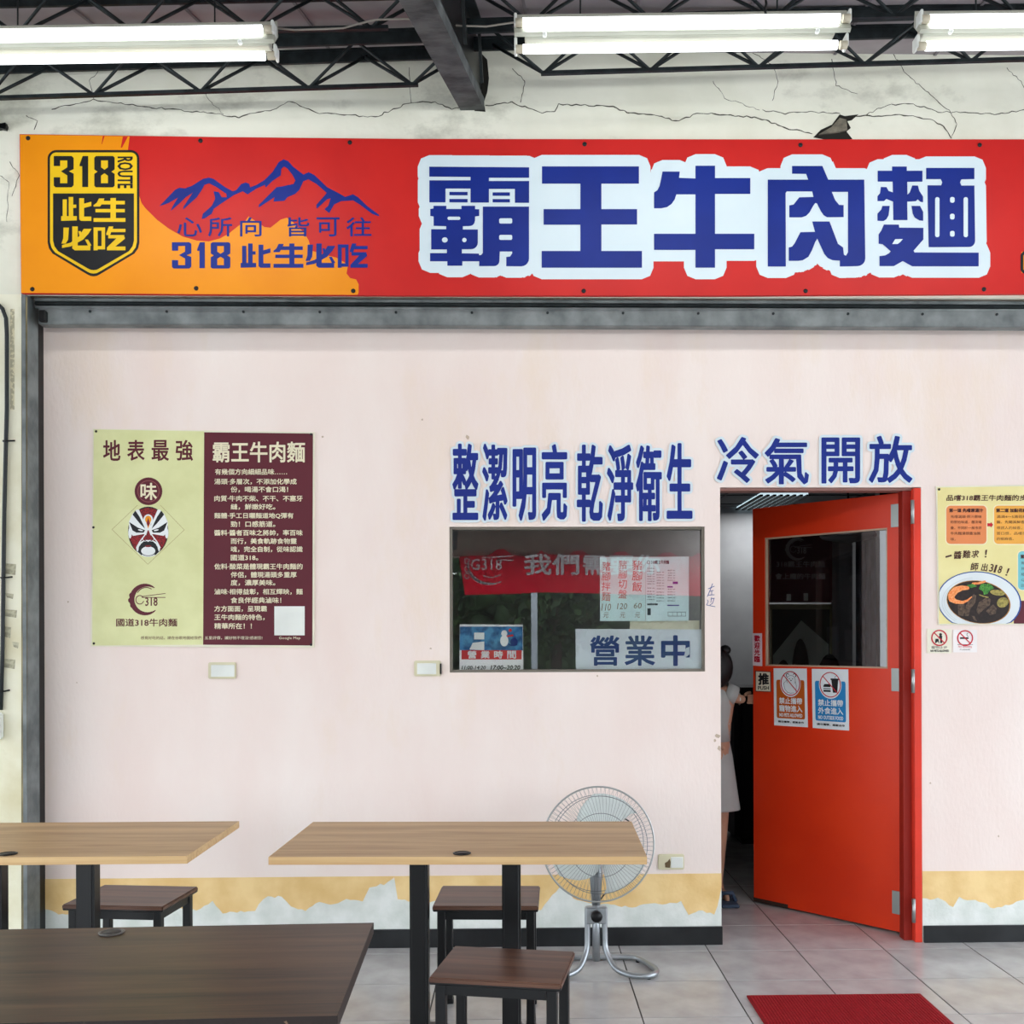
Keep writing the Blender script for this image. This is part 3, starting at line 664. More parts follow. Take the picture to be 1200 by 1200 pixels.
red_mk = M('mask_red', (150, 30, 34), .5, alt=(90, 20, 26), vs=220, contrast=(.45, .55)); wm = M('mask_white', (232, 236, 236), .5); bm2 = M('mask_black', (28, 28, 32), .5)
lay(0, bm2, lambda i: (i.ell(322, 496, 142, 174, 32),))
lay(1, red_mk, lambda i: (i.ell(322, 498, 134, 168, 32),))
_w = [(212, 372), (240, 344), (258, 344), (304, 450), (322, 470), (322, 530), (290, 515), (215, 528), (190, 500), (186, 430)]
lay(2, wm, lambda i: (i.poly(_w), i.poly(mr(_w)), i.ell(322, 616, 84, 60), i.stroke([(300, 520), (262, 570), (240, 610)], 1.2), i.stroke([(346, 520), (384, 570), (406, 610)], 1.2), i.ell(194, 508, 12, 38), i.ell(452, 508, 12, 38)))
_e = [(232, 350), (262, 395), (290, 455), (300, 478), (262, 440), (212, 378)]; _f = [(188, 430), (250, 470), (300, 488), (290, 505), (240, 505), (212, 490)]
lay(3, bm2, lambda i: (i.poly(_e), i.poly(mr(_e)), i.poly(_f), i.poly(mr(_f)), i.poly([(270, 585), (300, 558), (322, 570), (344, 558), (376, 585), (398, 640), (370, 665), (350, 600), (322, 592), (294, 600), (276, 665), (248, 640)]), i.ell(322, 620, 68, 50)))
lay(3.5, red_mk, lambda i: (i.poly([(322, 478), (346, 545), (322, 560), (300, 545)]),))
lay(4, wm, lambda i: (i.ell(322, 414, 34, 38), i.poly([(296, 430), (348, 430), (322, 492)]), i.ell(268, 488, 18, 5, rot=12), i.ell(378, 488, 18, 5, rot=-12), i.arc(300, 550, 16, 16, 60, 200, .5, 8), i.arc(346, 550, 16, 16, -20, 120, .5, 8), i.ell(322, 634, 50, 32)))
lay(5, M('mask_orange', (236, 150, 24), .5), lambda i: (i.ell(322, 412, 22, 26), i.poly([(306, 425), (340, 425), (322, 478)])))
lay(6, red_mk, lambda i: (i.poly([(310, 440), (322, 400), (334, 440), (322, 462)]), i.ell(322, 600, 24, 7)))
for X, Y in ((112.5, 505.5), (364.5, 509), (110, 754), (364.5, 755.5), (109.5, 618)): MB().lathe([(.006, 0), (.004, .003), (0, .0035)], po.pt(X, Y, .007), 8, (0, -1, 0)).build('screw', ink, pst)

# ================================================================ RIGHT POSTER
pr = empty('steps_poster', at_y(1200, 732, -.004), 'cream poster with a noodle bowl picture, right of the red door', 'poster')
RB = 1292
plate('poster_sheet', po, [(1097, 569.8), (RB, 566.5), (RB, 731.5), (1099.3, 732.5)], 0, .006, M('poster_white_rim', (232, 228, 206)), pr)
Ink(po, .0066).poly([(1098.5, 571.3), (RB - 2, 568.3), (RB - 2, 730), (1100.5, 731)]).build('yellow_ground', M('poster_yellow', (232, 222, 160), .45, alt=(226, 214, 148), vs=5), pr)
cP = scl(1070, 550, 5)
clipf = lambda x, y: (min(max(cP(x, y)[0], 1100.6), RB - 2), min(cP(x, y)[1], 730.8))
Ink(po, .0069, clipf).rect(590, 770, 1110, 906).build('maroon_corner', maroon, pr)
for x0, x1, y0, y1, cc in ((195, 430, 213, 437, (232, 140, 84)), (475, 715, 213, 437, (240, 172, 72)), (615, 860, 480, 706, (120, 196, 204))):
    w_ = Ink(po, .0069, cP); w_.rect(x0 - 6, y0 - 6, x1 + 6, y1 + 6, 28); w_.build('box_edge', M('box_edge', (244, 232, 190)), pr)
    w_ = Ink(po, .0072, cP); w_.rect(x0, y0, x1, y1, 24); w_.build('step_box', M('step_%d' % cc[0], cc, .5), pr)
Ink(po, .0072, cP).poly([(435, 316), (455, 316), (455, 308), (470, 325), (455, 342), (455, 334), (435, 334)]).build('red_arrow', M('arrow_red', (200, 24, 44)), pr)
ti = Ink(po, .0075, cP)
ti.text('品嚐318霸王牛肉麵的步驟', 197, 150, 712, 184, bold=.3, shear=.1)
for t, x0, x1, y in (('第一道 先嚐原湯汁', 212, 410, 230), ('第二道 加點花椒油', 487, 690, 230)): ti.text(t, x0, y, x1, y + 21, bold=.45)
for t, x0, x1, y in (('先嚐湯頭·原汁原味', 220, 402, 268), ('的原始味道，層次堆', 220, 402, 300), ('疊，不同於一般市井', 220, 402, 334), ('牛肉麵湯頭重油無', 220, 395, 366), ('味。', 220, 250, 400), ('滴滴4～5滴花椒油', 490, 690, 268), ('醬，先聞其鮮香撲鼻', 490, 700, 300), ('帶誘人的椒香，再品', 490, 700, 334), ('嘗口感，品嚐花椒', 490, 690, 366), ('的椒麻香。', 490, 590, 398)): ti.text(t, x0, y, x1, y + 18)
ti.text('第三道', 630, 500, 700, 522, bold=.4)
for k, t in enumerate(('麵條Q彈', '拌勻湯汁', '細嚼慢嚥', 'Q彈有勁', '回味無窮')): ti.text(t, 634, 540 + 33 * k, 735, 558 + 33 * k)
for ch, x, y, w_, r_ in (('一', 190, 505, 36, -15), ('醬', 240, 480, 44, 0), ('難', 292, 476, 44, 0), ('求', 345, 474, 40, 5), ('！', 422, 472, 10, 0), ('師', 340, 548, 42, 0), ('出', 402, 552, 34, 5), ('3', 450, 555, 20, 8), ('1', 478, 560, 10, 10), ('8', 500, 565, 20, 12), ('！', 548, 580, 10, 15)):
    ti.text(ch, x, y, x + w_, y + (8 if ch == '一' else 44), bold=.35, rot=r_, shear=.12)
ti.build('brown_print', M('brown_ink', (74, 36, 30), .5), pr)
cQ0 = scl(1100, 620, 10)
cQ = lambda x, y: (min(max(cQ0(x, y)[0], 1100.6), RB - 2), min(cQ0(x, y)[1], 730.8))
def bw(k, nm, col, fn): i = Ink(po, .0078 + .0003 * k, cQ); fn(i); i.build(nm, col, pr)
bw(0, 'blue_rim_print', M('plate_blue', (34, 78, 150)), lambda i: i.ell(475, 848, 495, 352, 40, rot=6))
bw(1, 'plate_print', M('plate_white', (224, 232, 234), .4), lambda i: i.ell(473, 848, 480, 340, 40, rot=6))
bw(2, 'plate_shade_print', M('plate_ring', (196, 206, 208)), lambda i: (i.arc(470, 855, 430, 290, 130, 260, .5, 20), i.arc(470, 855, 405, 270, 130, 260, .4, 20)))
bw(3, 'soup_rim_print', M('soup_rim', (176, 120, 40)), lambda i: i.ell(468, 856, 378, 250, 40, rot=10))
bw(4, 'soup_print', M('soup_dark', (42, 28, 24), .4, alt=(28, 18, 16), vs=60), lambda i: i.ell(466, 856, 368, 243, 40, rot=10))
bw(5, 'meat_print', M('beef_print', (104, 84, 68), .5, alt=(60, 46, 38), vs=90), lambda i: (i.poly([(225, 890), (250, 865), (300, 870), (310, 960), (290, 1020), (230, 1010)]), i.poly([(310, 920), (340, 850), (410, 760), (440, 780), (430, 860), (370, 940), (350, 1020), (305, 1020)]), i.poly([(440, 960), (470, 860), (560, 800), (610, 820), (600, 890), (520, 950), (470, 1000)]), i.poly([(555, 960), (640, 880), (680, 930), (670, 990), (600, 1010)]), i.poly([(385, 1015), (420, 1020), (450, 1080), (420, 1070)])))
bw(6, 'prawn_print', M('prawn_orange', (232, 122, 50), .5, alt=(244, 168, 110), vs=120), lambda i: (i.stroke([(340, 690), (270, 690), (200, 715), (150, 770), (150, 820), (200, 850), (280, 860), (340, 835), (385, 795)], 6, taper=[4, 6, 8, 8, 7, 5, 3.5, 2.2, 1.2]), i.stroke([(400, 640), (470, 635), (540, 615)], 2.6)))
bw(7, 'green_print', M('herb_green', (86, 160, 60), .5, alt=(46, 104, 44), vs=150), lambda i: (i.poly([(470, 700), (500, 640), (560, 645), (600, 640), (650, 690), (600, 720), (570, 760), (530, 770), (520, 730)]), i.poly([(330, 660), (400, 640), (450, 670), (380, 690)])))
bw(8, 'egg_print', M('abalone_yellow', (176, 160, 84), .5, alt=(120, 112, 60), vs=90), lambda i: (i.ell(690, 745, 88, 34, 20, rot=8), i.ell(750, 860, 70, 58, 20, rot=-25), i.stroke([(480, 770), (530, 790), (580, 800)], 1.4)))
for X, Y in ((1100.5, 573.5),): MB().lathe([(.006, 0), (.004, .003), (0, .0035)], po.pt(X, Y, .007), 8, (0, -1, 0)).build('screw', ink, pr)
# prohibition plaques
def plaque(name, label, x0, y0, x1, y1, dog, base):
    o = empty(name, at_y((x0 + x1) / 2, y1, -.002), label, 'sign', None)
    i = MB(); P = [po.pt(a, b, .004) for a, b in q(x0, y0, x1, y1)]; i.prism(P, [p + Vector((0, .004, 0)) for p in P]); i.build('plaque_plate', base, o)
    cx = (x0 + x1) / 2; cy = y0 + (y1 - y0) * .37; r = (x1 - x0) * .31
    k = Ink(po, .0046)
    if dog:
        k.ell(cx + 1.5, cy - 4, 1.7); k.poly([(cx - .5, cy - 2.5), (cx + 3.5, cy - 2.5), (cx + 3, cy + 3), (cx + 3.5, cy + 6), (cx + 1, cy + 6), (cx + 1, cy + 2)]); k.poly([(cx - 4.5, cy + 1), (cx - 1, cy + 1), (cx, cy + 6), (cx - 1, cy + 6), (cx - 1.5, cy + 4), (cx - 4, cy + 6), (cx - 5, cy + 6)])
        k.text('寵物止步', x0 + 5, y1 - 8.5, x1 - 5, y1 - 5.2); k.text('NO PETS ALLOWED', x0 + 4, y1 - 4, x1 - 3, y1 - 1.6, bold=.2)
    else:
        k.rect(cx - 6, cy - 1, cx + 4, cy + 1); k.arc(cx + 4, cy - 4, 2, 2, 90, 260, .5, 6); k.text('──────', x0 + 5, y1 - 9.5, x1 - 5, y1 - 8.9); k.text('PLEASE', x0 + 8, y1 - 4, x1 - 8, y1 - 2.6)
    k.build('black_print', ink, o)['kind'] = 'stuff'
    k = Ink(po, .005); k.arc(cx, cy, r, r, 0, 360, 1.5, 24); k.stroke([(cx - r * .7, cy - r * .7), (cx + r * .7, cy + r * .7)], 1.3)
    if not dog: k.text('No Smoking', x0 + 6, y1 - 8, x1 - 6, y1 - 5)
    k.build('red_prohibition_ring', M('warning_red', (196, 30, 52), .5), o)
plaque('prohibition_plaque', 'small ivory no pets plaque below the noodle bowl poster, left of two', 1086.5, 737, 1115, 765.5, True, M('plaque_ivory', (232, 228, 208)))
plaque('prohibition_plaque', 'small white no smoking plaque below the noodle bowl poster, right of two', 1117, 738, 1145, 764.5, False, M('plaque_white', (238, 232, 230)))

# ================================================================ SOCKET PLATES
def socket(x0, y0, x1, y1, label, kind):
    o = empty('wall_socket', at_y((x0 + x1) / 2, y1, -.002), label, 'socket')
    a = at_y(x0, y1, 0); b = at_y(x1, y0, 0)
    MB().bx(a.x, b.x, -.01, .001, a.z, b.z, .004, 2).build('cover_plate', ivory, o)
    mx, mz = .014, .012
    if kind < 2: MB().bx(a.x + mx, b.x - (.006 if kind == 0 else .02), -.013, -.009, a.z + mz * .8, b.z - mz, .002).build('rocker', white_pl, o)
    if kind == 1: MB().bx(b.x - .003, b.x + .004, -.012, 0, a.z + .01, b.z - .014).build('black_gap', blk, o)
    if kind == 2:
        c = (a + b) / 2
        MB().bx(c.x - .002, b.x - .006, -.014, -.009, a.z + .01, b.z - .012, .002).build('rocker', white_pl, o)
        MB().prism([Vector((c.x - .028, -.0112, a.z + .012)), Vector((c.x - .006, -.0112, a.z + .01)), Vector((c.x - .003, -.0112, c.z)), Vector((c.x - .008, -.0112, b.z - .02)), Vector((c.x - .016, -.0112, c.z + .004)), Vector((c.x - .03, -.0112, c.z - .004))],
                   [Vector((c.x - .028, -.009, a.z + .012)), Vector((c.x - .006, -.009, a.z + .01)), Vector((c.x - .003, -.009, c.z)), Vector((c.x - .008, -.009, b.z - .02)), Vector((c.x - .016, -.009, c.z + .004)), Vector((c.x - .03, -.009, c.z - .004))]).build('broken_opening', M('socket_brown', (110, 92, 66), .8), o)
socket(244.5, 776, 277, 795.5, 'pale switch plate on the pink wall below the opera mask poster', 0)
socket(485.5, 774, 516.5, 792.5, 'pale switch plate with a black right edge, beside the lower left window corner', 1)
socket(771, 1000.5, 801.5, 1019, 'yellowed broken socket low on the wall right of the fan', 2)

# ================================================================ WINDOW
win = empty('window_1', ((WX0 + WX1) / 2, .02, WZ0), kind='structure')
alu = M('window_grey_frame', (120, 116, 106), .45, .3)
fw = .012
for a in ((WX0, WX0 + fw, WZ0, WZ1), (WX1 - fw, WX1, WZ0, WZ1)): MB().bx(a[0], a[1], .012, .06, a[2], a[3], .001).build('window_frame', alu, win)
for a in ((WX0 + fw, WX1 - fw, WZ0, WZ0 + fw), (WX0 + fw, WX1 - fw, WZ1 - fw, WZ1)): MB().bx(a[0], a[1], .012, .06, a[2], a[3], .001).build('window_frame', alu, win)
MB().bx(WX0 + fw, WX1 - fw, .028, .033, WZ0 + fw, WZ1 - fw).build('window_pane', glass_mat('shop_window_glass', .045, (1, 1, 1)), win)
GP = Pl((0, .036, 0), (0, -1, 0))
cL = scl(520, 610, 1137 / 180); cR = scl(670, 610, 1137 / 180)
# opening hours sheet
oh = empty('opening_hours_sheet', GP.pt(575, 785), 'blue and white opening hours sheet in the lower left window corner', 'paper')
plate('sheet', GP, [cL(118, 768), cL(586, 770), cL(590, 1108), cL(116, 1108)], -.002, 0, M('paper_white', (244, 248, 248), .6), oh)
Ink(GP, .0005, cL).poly([(120, 785), (584, 785), (586, 962), (118, 960)]).build('blue_picture', M('picture_blue', (70, 140, 190), .6, alt=(34, 84, 140), vs=25, contrast=(.4, .6)), oh)
i = Ink(GP, .0008, cL); i.rect(132, 960, 576, 1028); i.ell(492, 812, 12); i.stroke([(450, 870), (480, 855), (510, 850)], 2); i.build('red_band', M('band_red', (214, 58, 66), .6), oh)
i = Ink(GP, .0012, cL)
for ch, x in zip('營業時間', (178, 276, 374, 472)): i.text(ch, x, 966, x + 62, 1020, bold=.6)
i.ell(448, 890, 30, 42); i.ell(448, 836, 22, 24); i.poly([(190, 955), (215, 905), (300, 895), (300, 960)]); i.rect(225, 830, 300, 880); i.build('white_print', M('print_white', (238, 242, 242), .6), oh)
i = Ink(GP, .0014, cL); i.ell(520, 900, 28, 30); i.stroke([(480, 915), (500, 925), (540, 920)], 1.5); i.build('navy_print', navy, oh)
i = Ink(GP, .0014, cL); i.text('11:00-14:20', 135, 1075, 310, 1102, bold=.2, shear=.2); i.text('17:00~20:20', 350, 1072, 565, 1104, bold=.3, shear=.2); i.build('black_print', ink, oh)['kind'] = 'stuff'
# hand written menu
hm = empty('handwritten_menu', GP.pt(728, 727), 'pale cyan sheet with red handwritten dishes and prices, centre of the window', 'paper')
plate('sheet', GP, [cR(208, 270), cR(545, 270), cR(545, 744), cR(210, 744)], -.002, 0, M('paper_cyan', (216, 244, 244), .6), hm)
i = Ink(GP, .0006, cR); i.col('豬腳拌麵', 222, 300, 286, 600, rot=4); i.col('豬腳切盤', 345, 290, 408, 580, rot=3); i.col('豬腳飯', 448, 290, 520, 530, rot=3); i.build('red_writing', M('red_pen', (214, 96, 90), .6), hm)
i = Ink(GP, .0006, cR); i.text('110', 222, 615, 290, 668, shear=.15); i.text('120', 338, 612, 410, 656, shear=.15); i.text('60', 460, 610, 518, 650, shear=.15)
for x in (235, 358, 468): i.text('元', x, 680, x + 38, 720, shear=.15)
i.build('brown_writing', M('brown_pen', (150, 130, 110), .6), hm)
# printed menu
pm = empty('printed_menu', GP.pt(782, 727), 'printed white menu sheet with tiny text, right of the handwritten one', 'paper')
plate('sheet', GP, [cR(546, 270), cR(868, 266), cR(866, 742), cR(548, 744)], -.002, 0, M('paper_pale', (220, 244, 246), .6), pm)
i = Ink(GP, .0006, cR); i.arc(568, 309, 11, 13, 0, 360, .4, 14); i.text('318霸王牛肉麵', 588, 294, 720, 322, bold=.2)
for x0, n_a in ((558, (350, 372, 392, 410, 428, 446, 464, 496, 520, 540, 560, 580)), (628, (378, 398, 418, 438, 458, 478, 500, 526, 546, 568, 590)), (710, (365, 384, 402, 420, 438, 505, 524, 544, 566, 590))):
    for y in n_a: i.text(random.choice(('牛肉麵 80', '乾拌麵 60', '水餃 50', '滷味 30', '青菜 40', '酸辣湯 50')), x0, y, x0 + 55, y + 9)
i.text('滷菜拼盤', 558, 614, 636, 626, bold=.4); i.rect(560, 650, 585, 700)
for y in (676, 706): i.rect(712, y, 845, y + 3)
for x in (712, 745, 780, 812, 842): i.rect(x, 676, x + 2, 709)
i.build('black_print', M('grey_ink', (70, 84, 90), .6), pm)
i = Ink(GP, .0007, cR); i.rect(748, 452, 786, 470); i.rect(708, 486, 748, 496); i.rect(708, 624, 795, 632); i.build('purple_print', M('print_purple', (94, 70, 160), .6), pm)
# open sign
os_ = empty('open_sign', GP.pt(750, 785), 'long white board with three large blue characters along the window bottom', 'sign')
plate('board', Pl((0, .039, 0), (0, -1, 0)), [cR(28, 802), cR(972, 806), cR(978, 1108), cR(30, 1108)], -.003, 0, M('board_white', (232, 244, 250), .5), os_)
i = Ink(Pl((0, .039, 0), (0, -1, 0)), .0006, cR)
i.text('營', 140, 856, 348, 1070, bold=1.5); i.text('業', 396, 856, 612, 1070, bold=1.5); i.text('中', 668, 856, 868, 1070, bold=2.2)
i.union(.2).build('blue_characters', M('faded_blue', (38, 66, 132), .5), os_)
i = Ink(Pl((0, .039, 0), (0, -1, 0)), .0012, cR); i.poly([(830, 1010), (845, 945), (870, 935), (872, 990), (850, 1008)]); i.build('torn_patch', white_s, os_)
# strip behind
plate('cream_card', Pl((0, .055, 0), (0, -1, 0)), [cR(432, 735), cR(945, 740), cR(945, 806), cR(430, 806)], -.003, 0, M('card_cream', (240, 240, 216), .6), None, 'cream card strip between the printed menu and the white board in the window', 'paper')

# ================================================================ DOOR
jb = MB(); jx0 = at_y(1069.5, 900, .0).x
dr1 = empty('door_1', at_y(1075, 1100, 0), kind='structure')
fr = MB(); fr.bx(DX1 - .036, DX1 - .002, -.006, .10, 0, DZ - .004, .003); fr.build('door_frame', jamb_red, dr1)
MB().bx(DX1 - .075, DX1 - .036, .03, .085, 0, DZ - .004, .002).build('door_stop', M('jamb_red_dark', (150, 34, 22), .5), dr1)
MB().bx(DX0, DX1 - .036, .02, .1, DZ - .012, DZ - .001).build('door_frame', M('head_trim', (150, 112, 104), .6), dr1)
# leaf, opened inwards
H0 = at_y(1063, 1000, .095); HX, HY = H0.x, H0.y
FR = hit(883.5, 1055, (0, 0, .012), (0, 0, 1)); FX, FY = FR.x, FR.y
dv = Vector((FX - HX, FY - HY, 0)); DW = dv.length; dv.normalize()
dn = Vector((dv.y, -dv.x, 0)); dn = dn if dn.y < 0 else -dn      # normal facing the street
DP = Pl((HX, HY, 0), dn)
def dpt(px, py): return DP.pt(px, py)
zT = (dpt(1061, 574).z + dpt(882, 599).z) / 2
g = [dpt(896, 632.7), dpt(1039.3, 615.7), dpt(1040.7, 783.3), dpt(897.3, 780.7)]
gz1 = (g[0].z + g[1].z) / 2; gz0 = (g[2].z + g[3].z) / 2
gu0 = ((g[1] - Vector((HX, HY, 0))).dot(dv) + (g[2] - Vector((HX, HY, 0))).dot(dv)) / 2; gu1 = (g[0] - Vector((HX, HY, 0))).dot(dv)
leaf = empty('door_2', (HX, HY, 0), kind='structure'); 
ROT = Matrix((dv, -dn, Vector((0, 0, 1)))).transposed()
def dbox(mb, u0, u1, t0, t1, z0, z1, bev=0):   # u along leaf, t depth behind the face
    c = Vector((HX, HY, 0)) + ROT @ Vector(((u0 + u1) / 2, (t0 + t1) / 2, (z0 + z1) / 2)); return mb.box(c, (u1 - u0, t1 - t0, z1 - z0), bev, ROT)
lf = MB(); th = .042
dbox(lf, 0, gu0, 0, th, .012, zT); dbox(lf, gu1, DW, 0, th, .012, zT); dbox(lf, gu0, gu1, 0, th, .012, gz0); dbox(lf, gu0, gu1, 0, th, gz1, zT)
lf.build('door_leaf', door_red, leaf)
for u0, u1, z0, z1 in ((gu0, gu0 + .008, gz0, gz1), (gu1 - .008, gu1, gz0, gz1), (gu0, gu1, gz0, gz0 + .008), (gu0, gu1, gz1 - .008, gz1)):
    dbox(MB(), u0, u1, .004, .02, z0, z1).build('glazing_bead', M('bead_beige', (186, 160, 136), .5), leaf)
dbox(MB(), gu0, gu1, .022, .026, gz0, gz1).build('door_pane', glass_mat('door_glass', 0, (.92, .92, .92)), leaf)
wd_ = MB(); dbox(wd_, DW - .21, DW + .001, -.0015, .02, .008, .028); wd_.build('worn_bottom_edge', M('worn_black', (52, 34, 26), .9), leaf)
for y in (595, 797, 1060):
    c = dpt(1063, y + (8 if y < 700 else 0))
    hg = empty('hinge', c); hg.parent = leaf; hg.location = c - leaf.location; 
    z = c.z; hh = .055
    x = HX + .004
    def hb(nm, mb, mt):
        o = mb.build(nm, mt, hg); o.location = -c; return o
    hb('hinge_leaf', dbox(MB(), .002, .075, -.004, 0, z - hh, z + hh, .001), M('hinge_plate', (150, 154, 150), .4, .5))
    hb('hinge_barrel', MB().tube([(x, HY - .02, z - hh - .004), (x, HY - .02, z + hh + .004)], .0075, 10), steel_h)
    hb('hinge_barrel', MB().tube([(DX1 - .045, -.012, z - hh), (DX1 - .045, -.012, z + hh)], .0085, 10), steel_h)
    hb('hinge_web', MB().bx(x, DX1 - .045, HY - .024, HY - .018, z - hh, z + hh), M('hinge_grey', (110, 114, 112), .4, .6))
# stickers on the leaf
def stk(name, label, cat, pts, base, th_=.0012):
    o = empty(name, DP.pt(*pts[0]), label, cat); fr = [DP.pt(x, y, th_) for x, y in pts]
    MB().prism(fr, [p - dn * (th_ - .0003) for p in fr]).build('sticker_sheet', base, o); return o
cS = scl(875, 740, 1200 / 210)
wbase = M('sticker_white', (228, 236, 240), .45)
o = stk('welcome_sticker', 'narrow white strip with red vertical characters on the door edge', 'sticker', [cS(38, 12), cS(102, 12), cS(104, 232), cS(40, 228)], M('sticker_pinkish', (236, 216, 222), .5))
Ink(DP, .0018, cS).col('歡迎光臨', 52, 24, 88, 208, bold=.6).build('red_characters', M('sticker_red', (190, 30, 56), .5), o)
o = stk('push_plaque', 'small ivory push plaque with a black character at the door edge', 'sign', [cS(56, 262), cS(162, 268), cS(164, 406), cS(58, 402)], M('plaque_brown_rim', (120, 60, 50), .5), .002)
i = Ink(DP, .0024, cS); i.poly([(62, 268), (157, 273), (159, 401), (63, 397)]); i.build('ivory_face', M('ivory_face', (226, 218, 196), .5), o)
i = Ink(DP, .003, cS); i.text('推', 80, 282, 146, 355, bold=1.1); i.text('PUSH', 76, 366, 148, 390, bold=.3); i.build('black_characters', ink, o)
def door_poster(name, label, P, col, pet):
    o = stk(name, label, 'poster', [cS(*p) for p in P], wbase); (ax, ay), (bx_, by), (cx, cy), (dx, dy) = P
    def bil(u, v):   # u, v in 0..1 over the sheet
        t = (ax + (bx_ - ax) * u, ay + (by - ay) * u); b = (dx + (cx - dx) * u, dy + (cy - dy) * u)
        return cS(t[0] + (b[0] - t[0]) * v, t[1] + (b[1] - t[1]) * v)
    i = Ink(DP, .0018, bil); i.rect(.08, .2, .92, .87, .04); i.build('coloured_field', col, o)
    i = Ink(DP, .0022, bil); i.ell(.5, .26, .31, .235); 
    i.build('white_disc', wbase, o)
    i = Ink(DP, .0026, bil); i.text('禁止攜帶', .16, .51, .84, .615, bold=.35); i.text('寵物進入' if pet else '外食進入', .16, .64, .84, .75, bold=.35); i.text('NO PETS ALLOWED' if pet else 'NO OUTSIDE FOOD', .16, .78, .84, .84, bold=.25); i.build('white_characters', wbase, o)
    i = Ink(DP, .0026, bil)
    if pet:
        i.arc(.52, .21, .13, .09, 150, 390, .35, 14); i.arc(.42, .12, .04, .03, 120, 330, .8, 6); i.arc(.63, .12, .04, .03, 210, 420, .8, 6); i.stroke([(.4, .2), (.3, .26), (.33, .36), (.42, .42)], .35); i.stroke([(.65, .22), (.68, .3), (.66, .4)], .35); i.stroke([(.4, .41), (.5, .43), (.6, .42)], .35)
        i.ell(.47, .18, .015, .01, 8); i.ell(.57, .18, .015, .01, 8); i.ell(.52, .21, .02, .012, 8)
    else:
        i.poly([(.53, .18), (.72, .18), (.69, .39), (.57, .39)]); i.rect(.51, .155, .74, .18); i.stroke([(.63, .155), (.64, .12), (.67, .11)], .4)
        i.poly([(.31, .28), (.34, .25), (.48, .25), (.51, .28), (.51, .3), (.31, .3)]); i.rect(.31, .32, .51, .335); i.rect(.31, .35, .51, .38)
    i.text('請勿攜帶，感謝合作', .12, .91, .88, .945, bold=.2); i.build('black_print', ink, o)['kind'] = 'stuff'
    i = Ink(DP, .003, bil); i.arc(.5, .26, .28, .205, 0, 360, 1.1, 28); i.stroke([(.3, .12), (.7, .4)], 1.0); i.build('red_ring', M('warning_red', (196, 30, 52)), o)
door_poster('no_pets_poster', 'white and brown no pets poster under the door glass', [(180, 246), (402, 248), (410, 642), (184, 628)], M('poster_brown', (188, 88, 22), .5), True)
door_poster('no_food_poster', 'white and blue no outside food poster under the door glass', [(436, 250), (680, 254), (686, 664), (442, 646)], M('poster_blue', (34, 132, 196), .5), False)

# ================================================================ INTERIOR THINGS seen through the doorway
IP = Pl((0, 3.4, 0), (0, -1, 0))
isg = empty('interior_signboard', IP.pt(935, 705), 'dark maroon sign board inside, seen through the door glass', 'sign')
plate('board', IP, [(893, 601), (981, 601), (981, 706), (893, 706)], 0, .03, M('dark_maroon', (96, 30, 44), .6), isg)
i = Ink(IP, .032, scl(835, 560, 6)); logo(i, 600, 500, 85); i.text('318霸王牛肉麵', 450, 585, 790, 628, bold=.3); i.text('會上癮的牛肉麵', 442, 672, 792, 712, bold=.5); i.build('pale_characters', M('dim_white', (190, 180, 182)), isg)
cab = empty('glass_cabinet', IP.pt(938, 790), 'framed glass panel with a pale pointed sheet, below the maroon board inside', 'cabinet')
for a in ((901, 708, 979, 714), (901, 708, 905, 900), (973, 708, 979, 900)): plate('panel_frame', IP, q(*a), 0, .03, M('frame_brass', (150, 146, 110), .5), cab)
plate('panel_glass', IP, q(905, 714, 973, 900), 0, .01, M('panel_dark', (64, 70, 66), .3), cab)
plate('pale_sheet', IP, [(906, 768), (939, 727), (971, 755), (971, 900), (906, 900)], .01, .013, M('pale_sheet', (190, 204, 196), .6), cab)
plate('pair_of_labels', Pl((0, 3.36, 0), (0, -1, 0)), q(922, 696, 927, 704), 0, .01, white_pl, cab); plate('pair_of_labels', Pl((0, 3.36, 0), (0, -1, 0)), q(942, 695, 947, 704), 0, .01, white_pl, cab)
plate('wall_column', IP, q(983, 601, 999, 960), 0, .2, M('column_grey', (150, 150, 154), .7), None, 'grey wall column inside beside the maroon board', 'column')
cu = MB(); n = 14; top = IP.pt(1001, 601); bt = IP.pt(1024, 960)
fr_ = [Vector((top.x + (bt.x - top.x) * k / n, 3.36 + .03 * math.sin(k * 1.7), 0)) for k in range(n + 1)]
ring = [Vector((p.x, p.y, top.z)) for p in fr_]
for k in range(n):
    a, b = fr_[k], fr_[k + 1]; z0, z1 = max(bt.z, .1), top.z
    cu.bm.faces.new([cu.bm.verts.new(v) for v in ((a.x, a.y, z0), (b.x, b.y, z0), (b.x, b.y, z1), (a.x, a.y, z1))])
    cu.bm.faces.new([cu.bm.verts.new(v) for v in ((a.x, a.y + .01, z0), (b.x, b.y + .01, z0), (b.x, b.y + .01, z1), (a.x, a.y + .01, z1))])
tag(cu.build('curtain', M('blue_grey_curtain', (120, 134, 150), .8, alt=(90, 102, 118), vs=8, stretch=(6, 1, 1))), 'blue grey curtain hanging inside beyond the grey column', 'curtain')
pd = MB().lathe([(.005, .18), (.03, .17), (.05, .12), (.15, .04), (.19, 0), (.17, -.02), (.0, -.05)], at_y(994, 628, 2.2), 20); pdo = pd.build('pendant_lamp', silver); tag(pdo, 'round silver pendant lamp seen through the top of the door glass', 'lamp')
cz = at_y(994, 628, 2.2); MB().tube([cz + Vector((0, 0, .17)), (cz.x, cz.y, 2.65)], .006, 6).build('lamp_cord', blk_in, pdo)
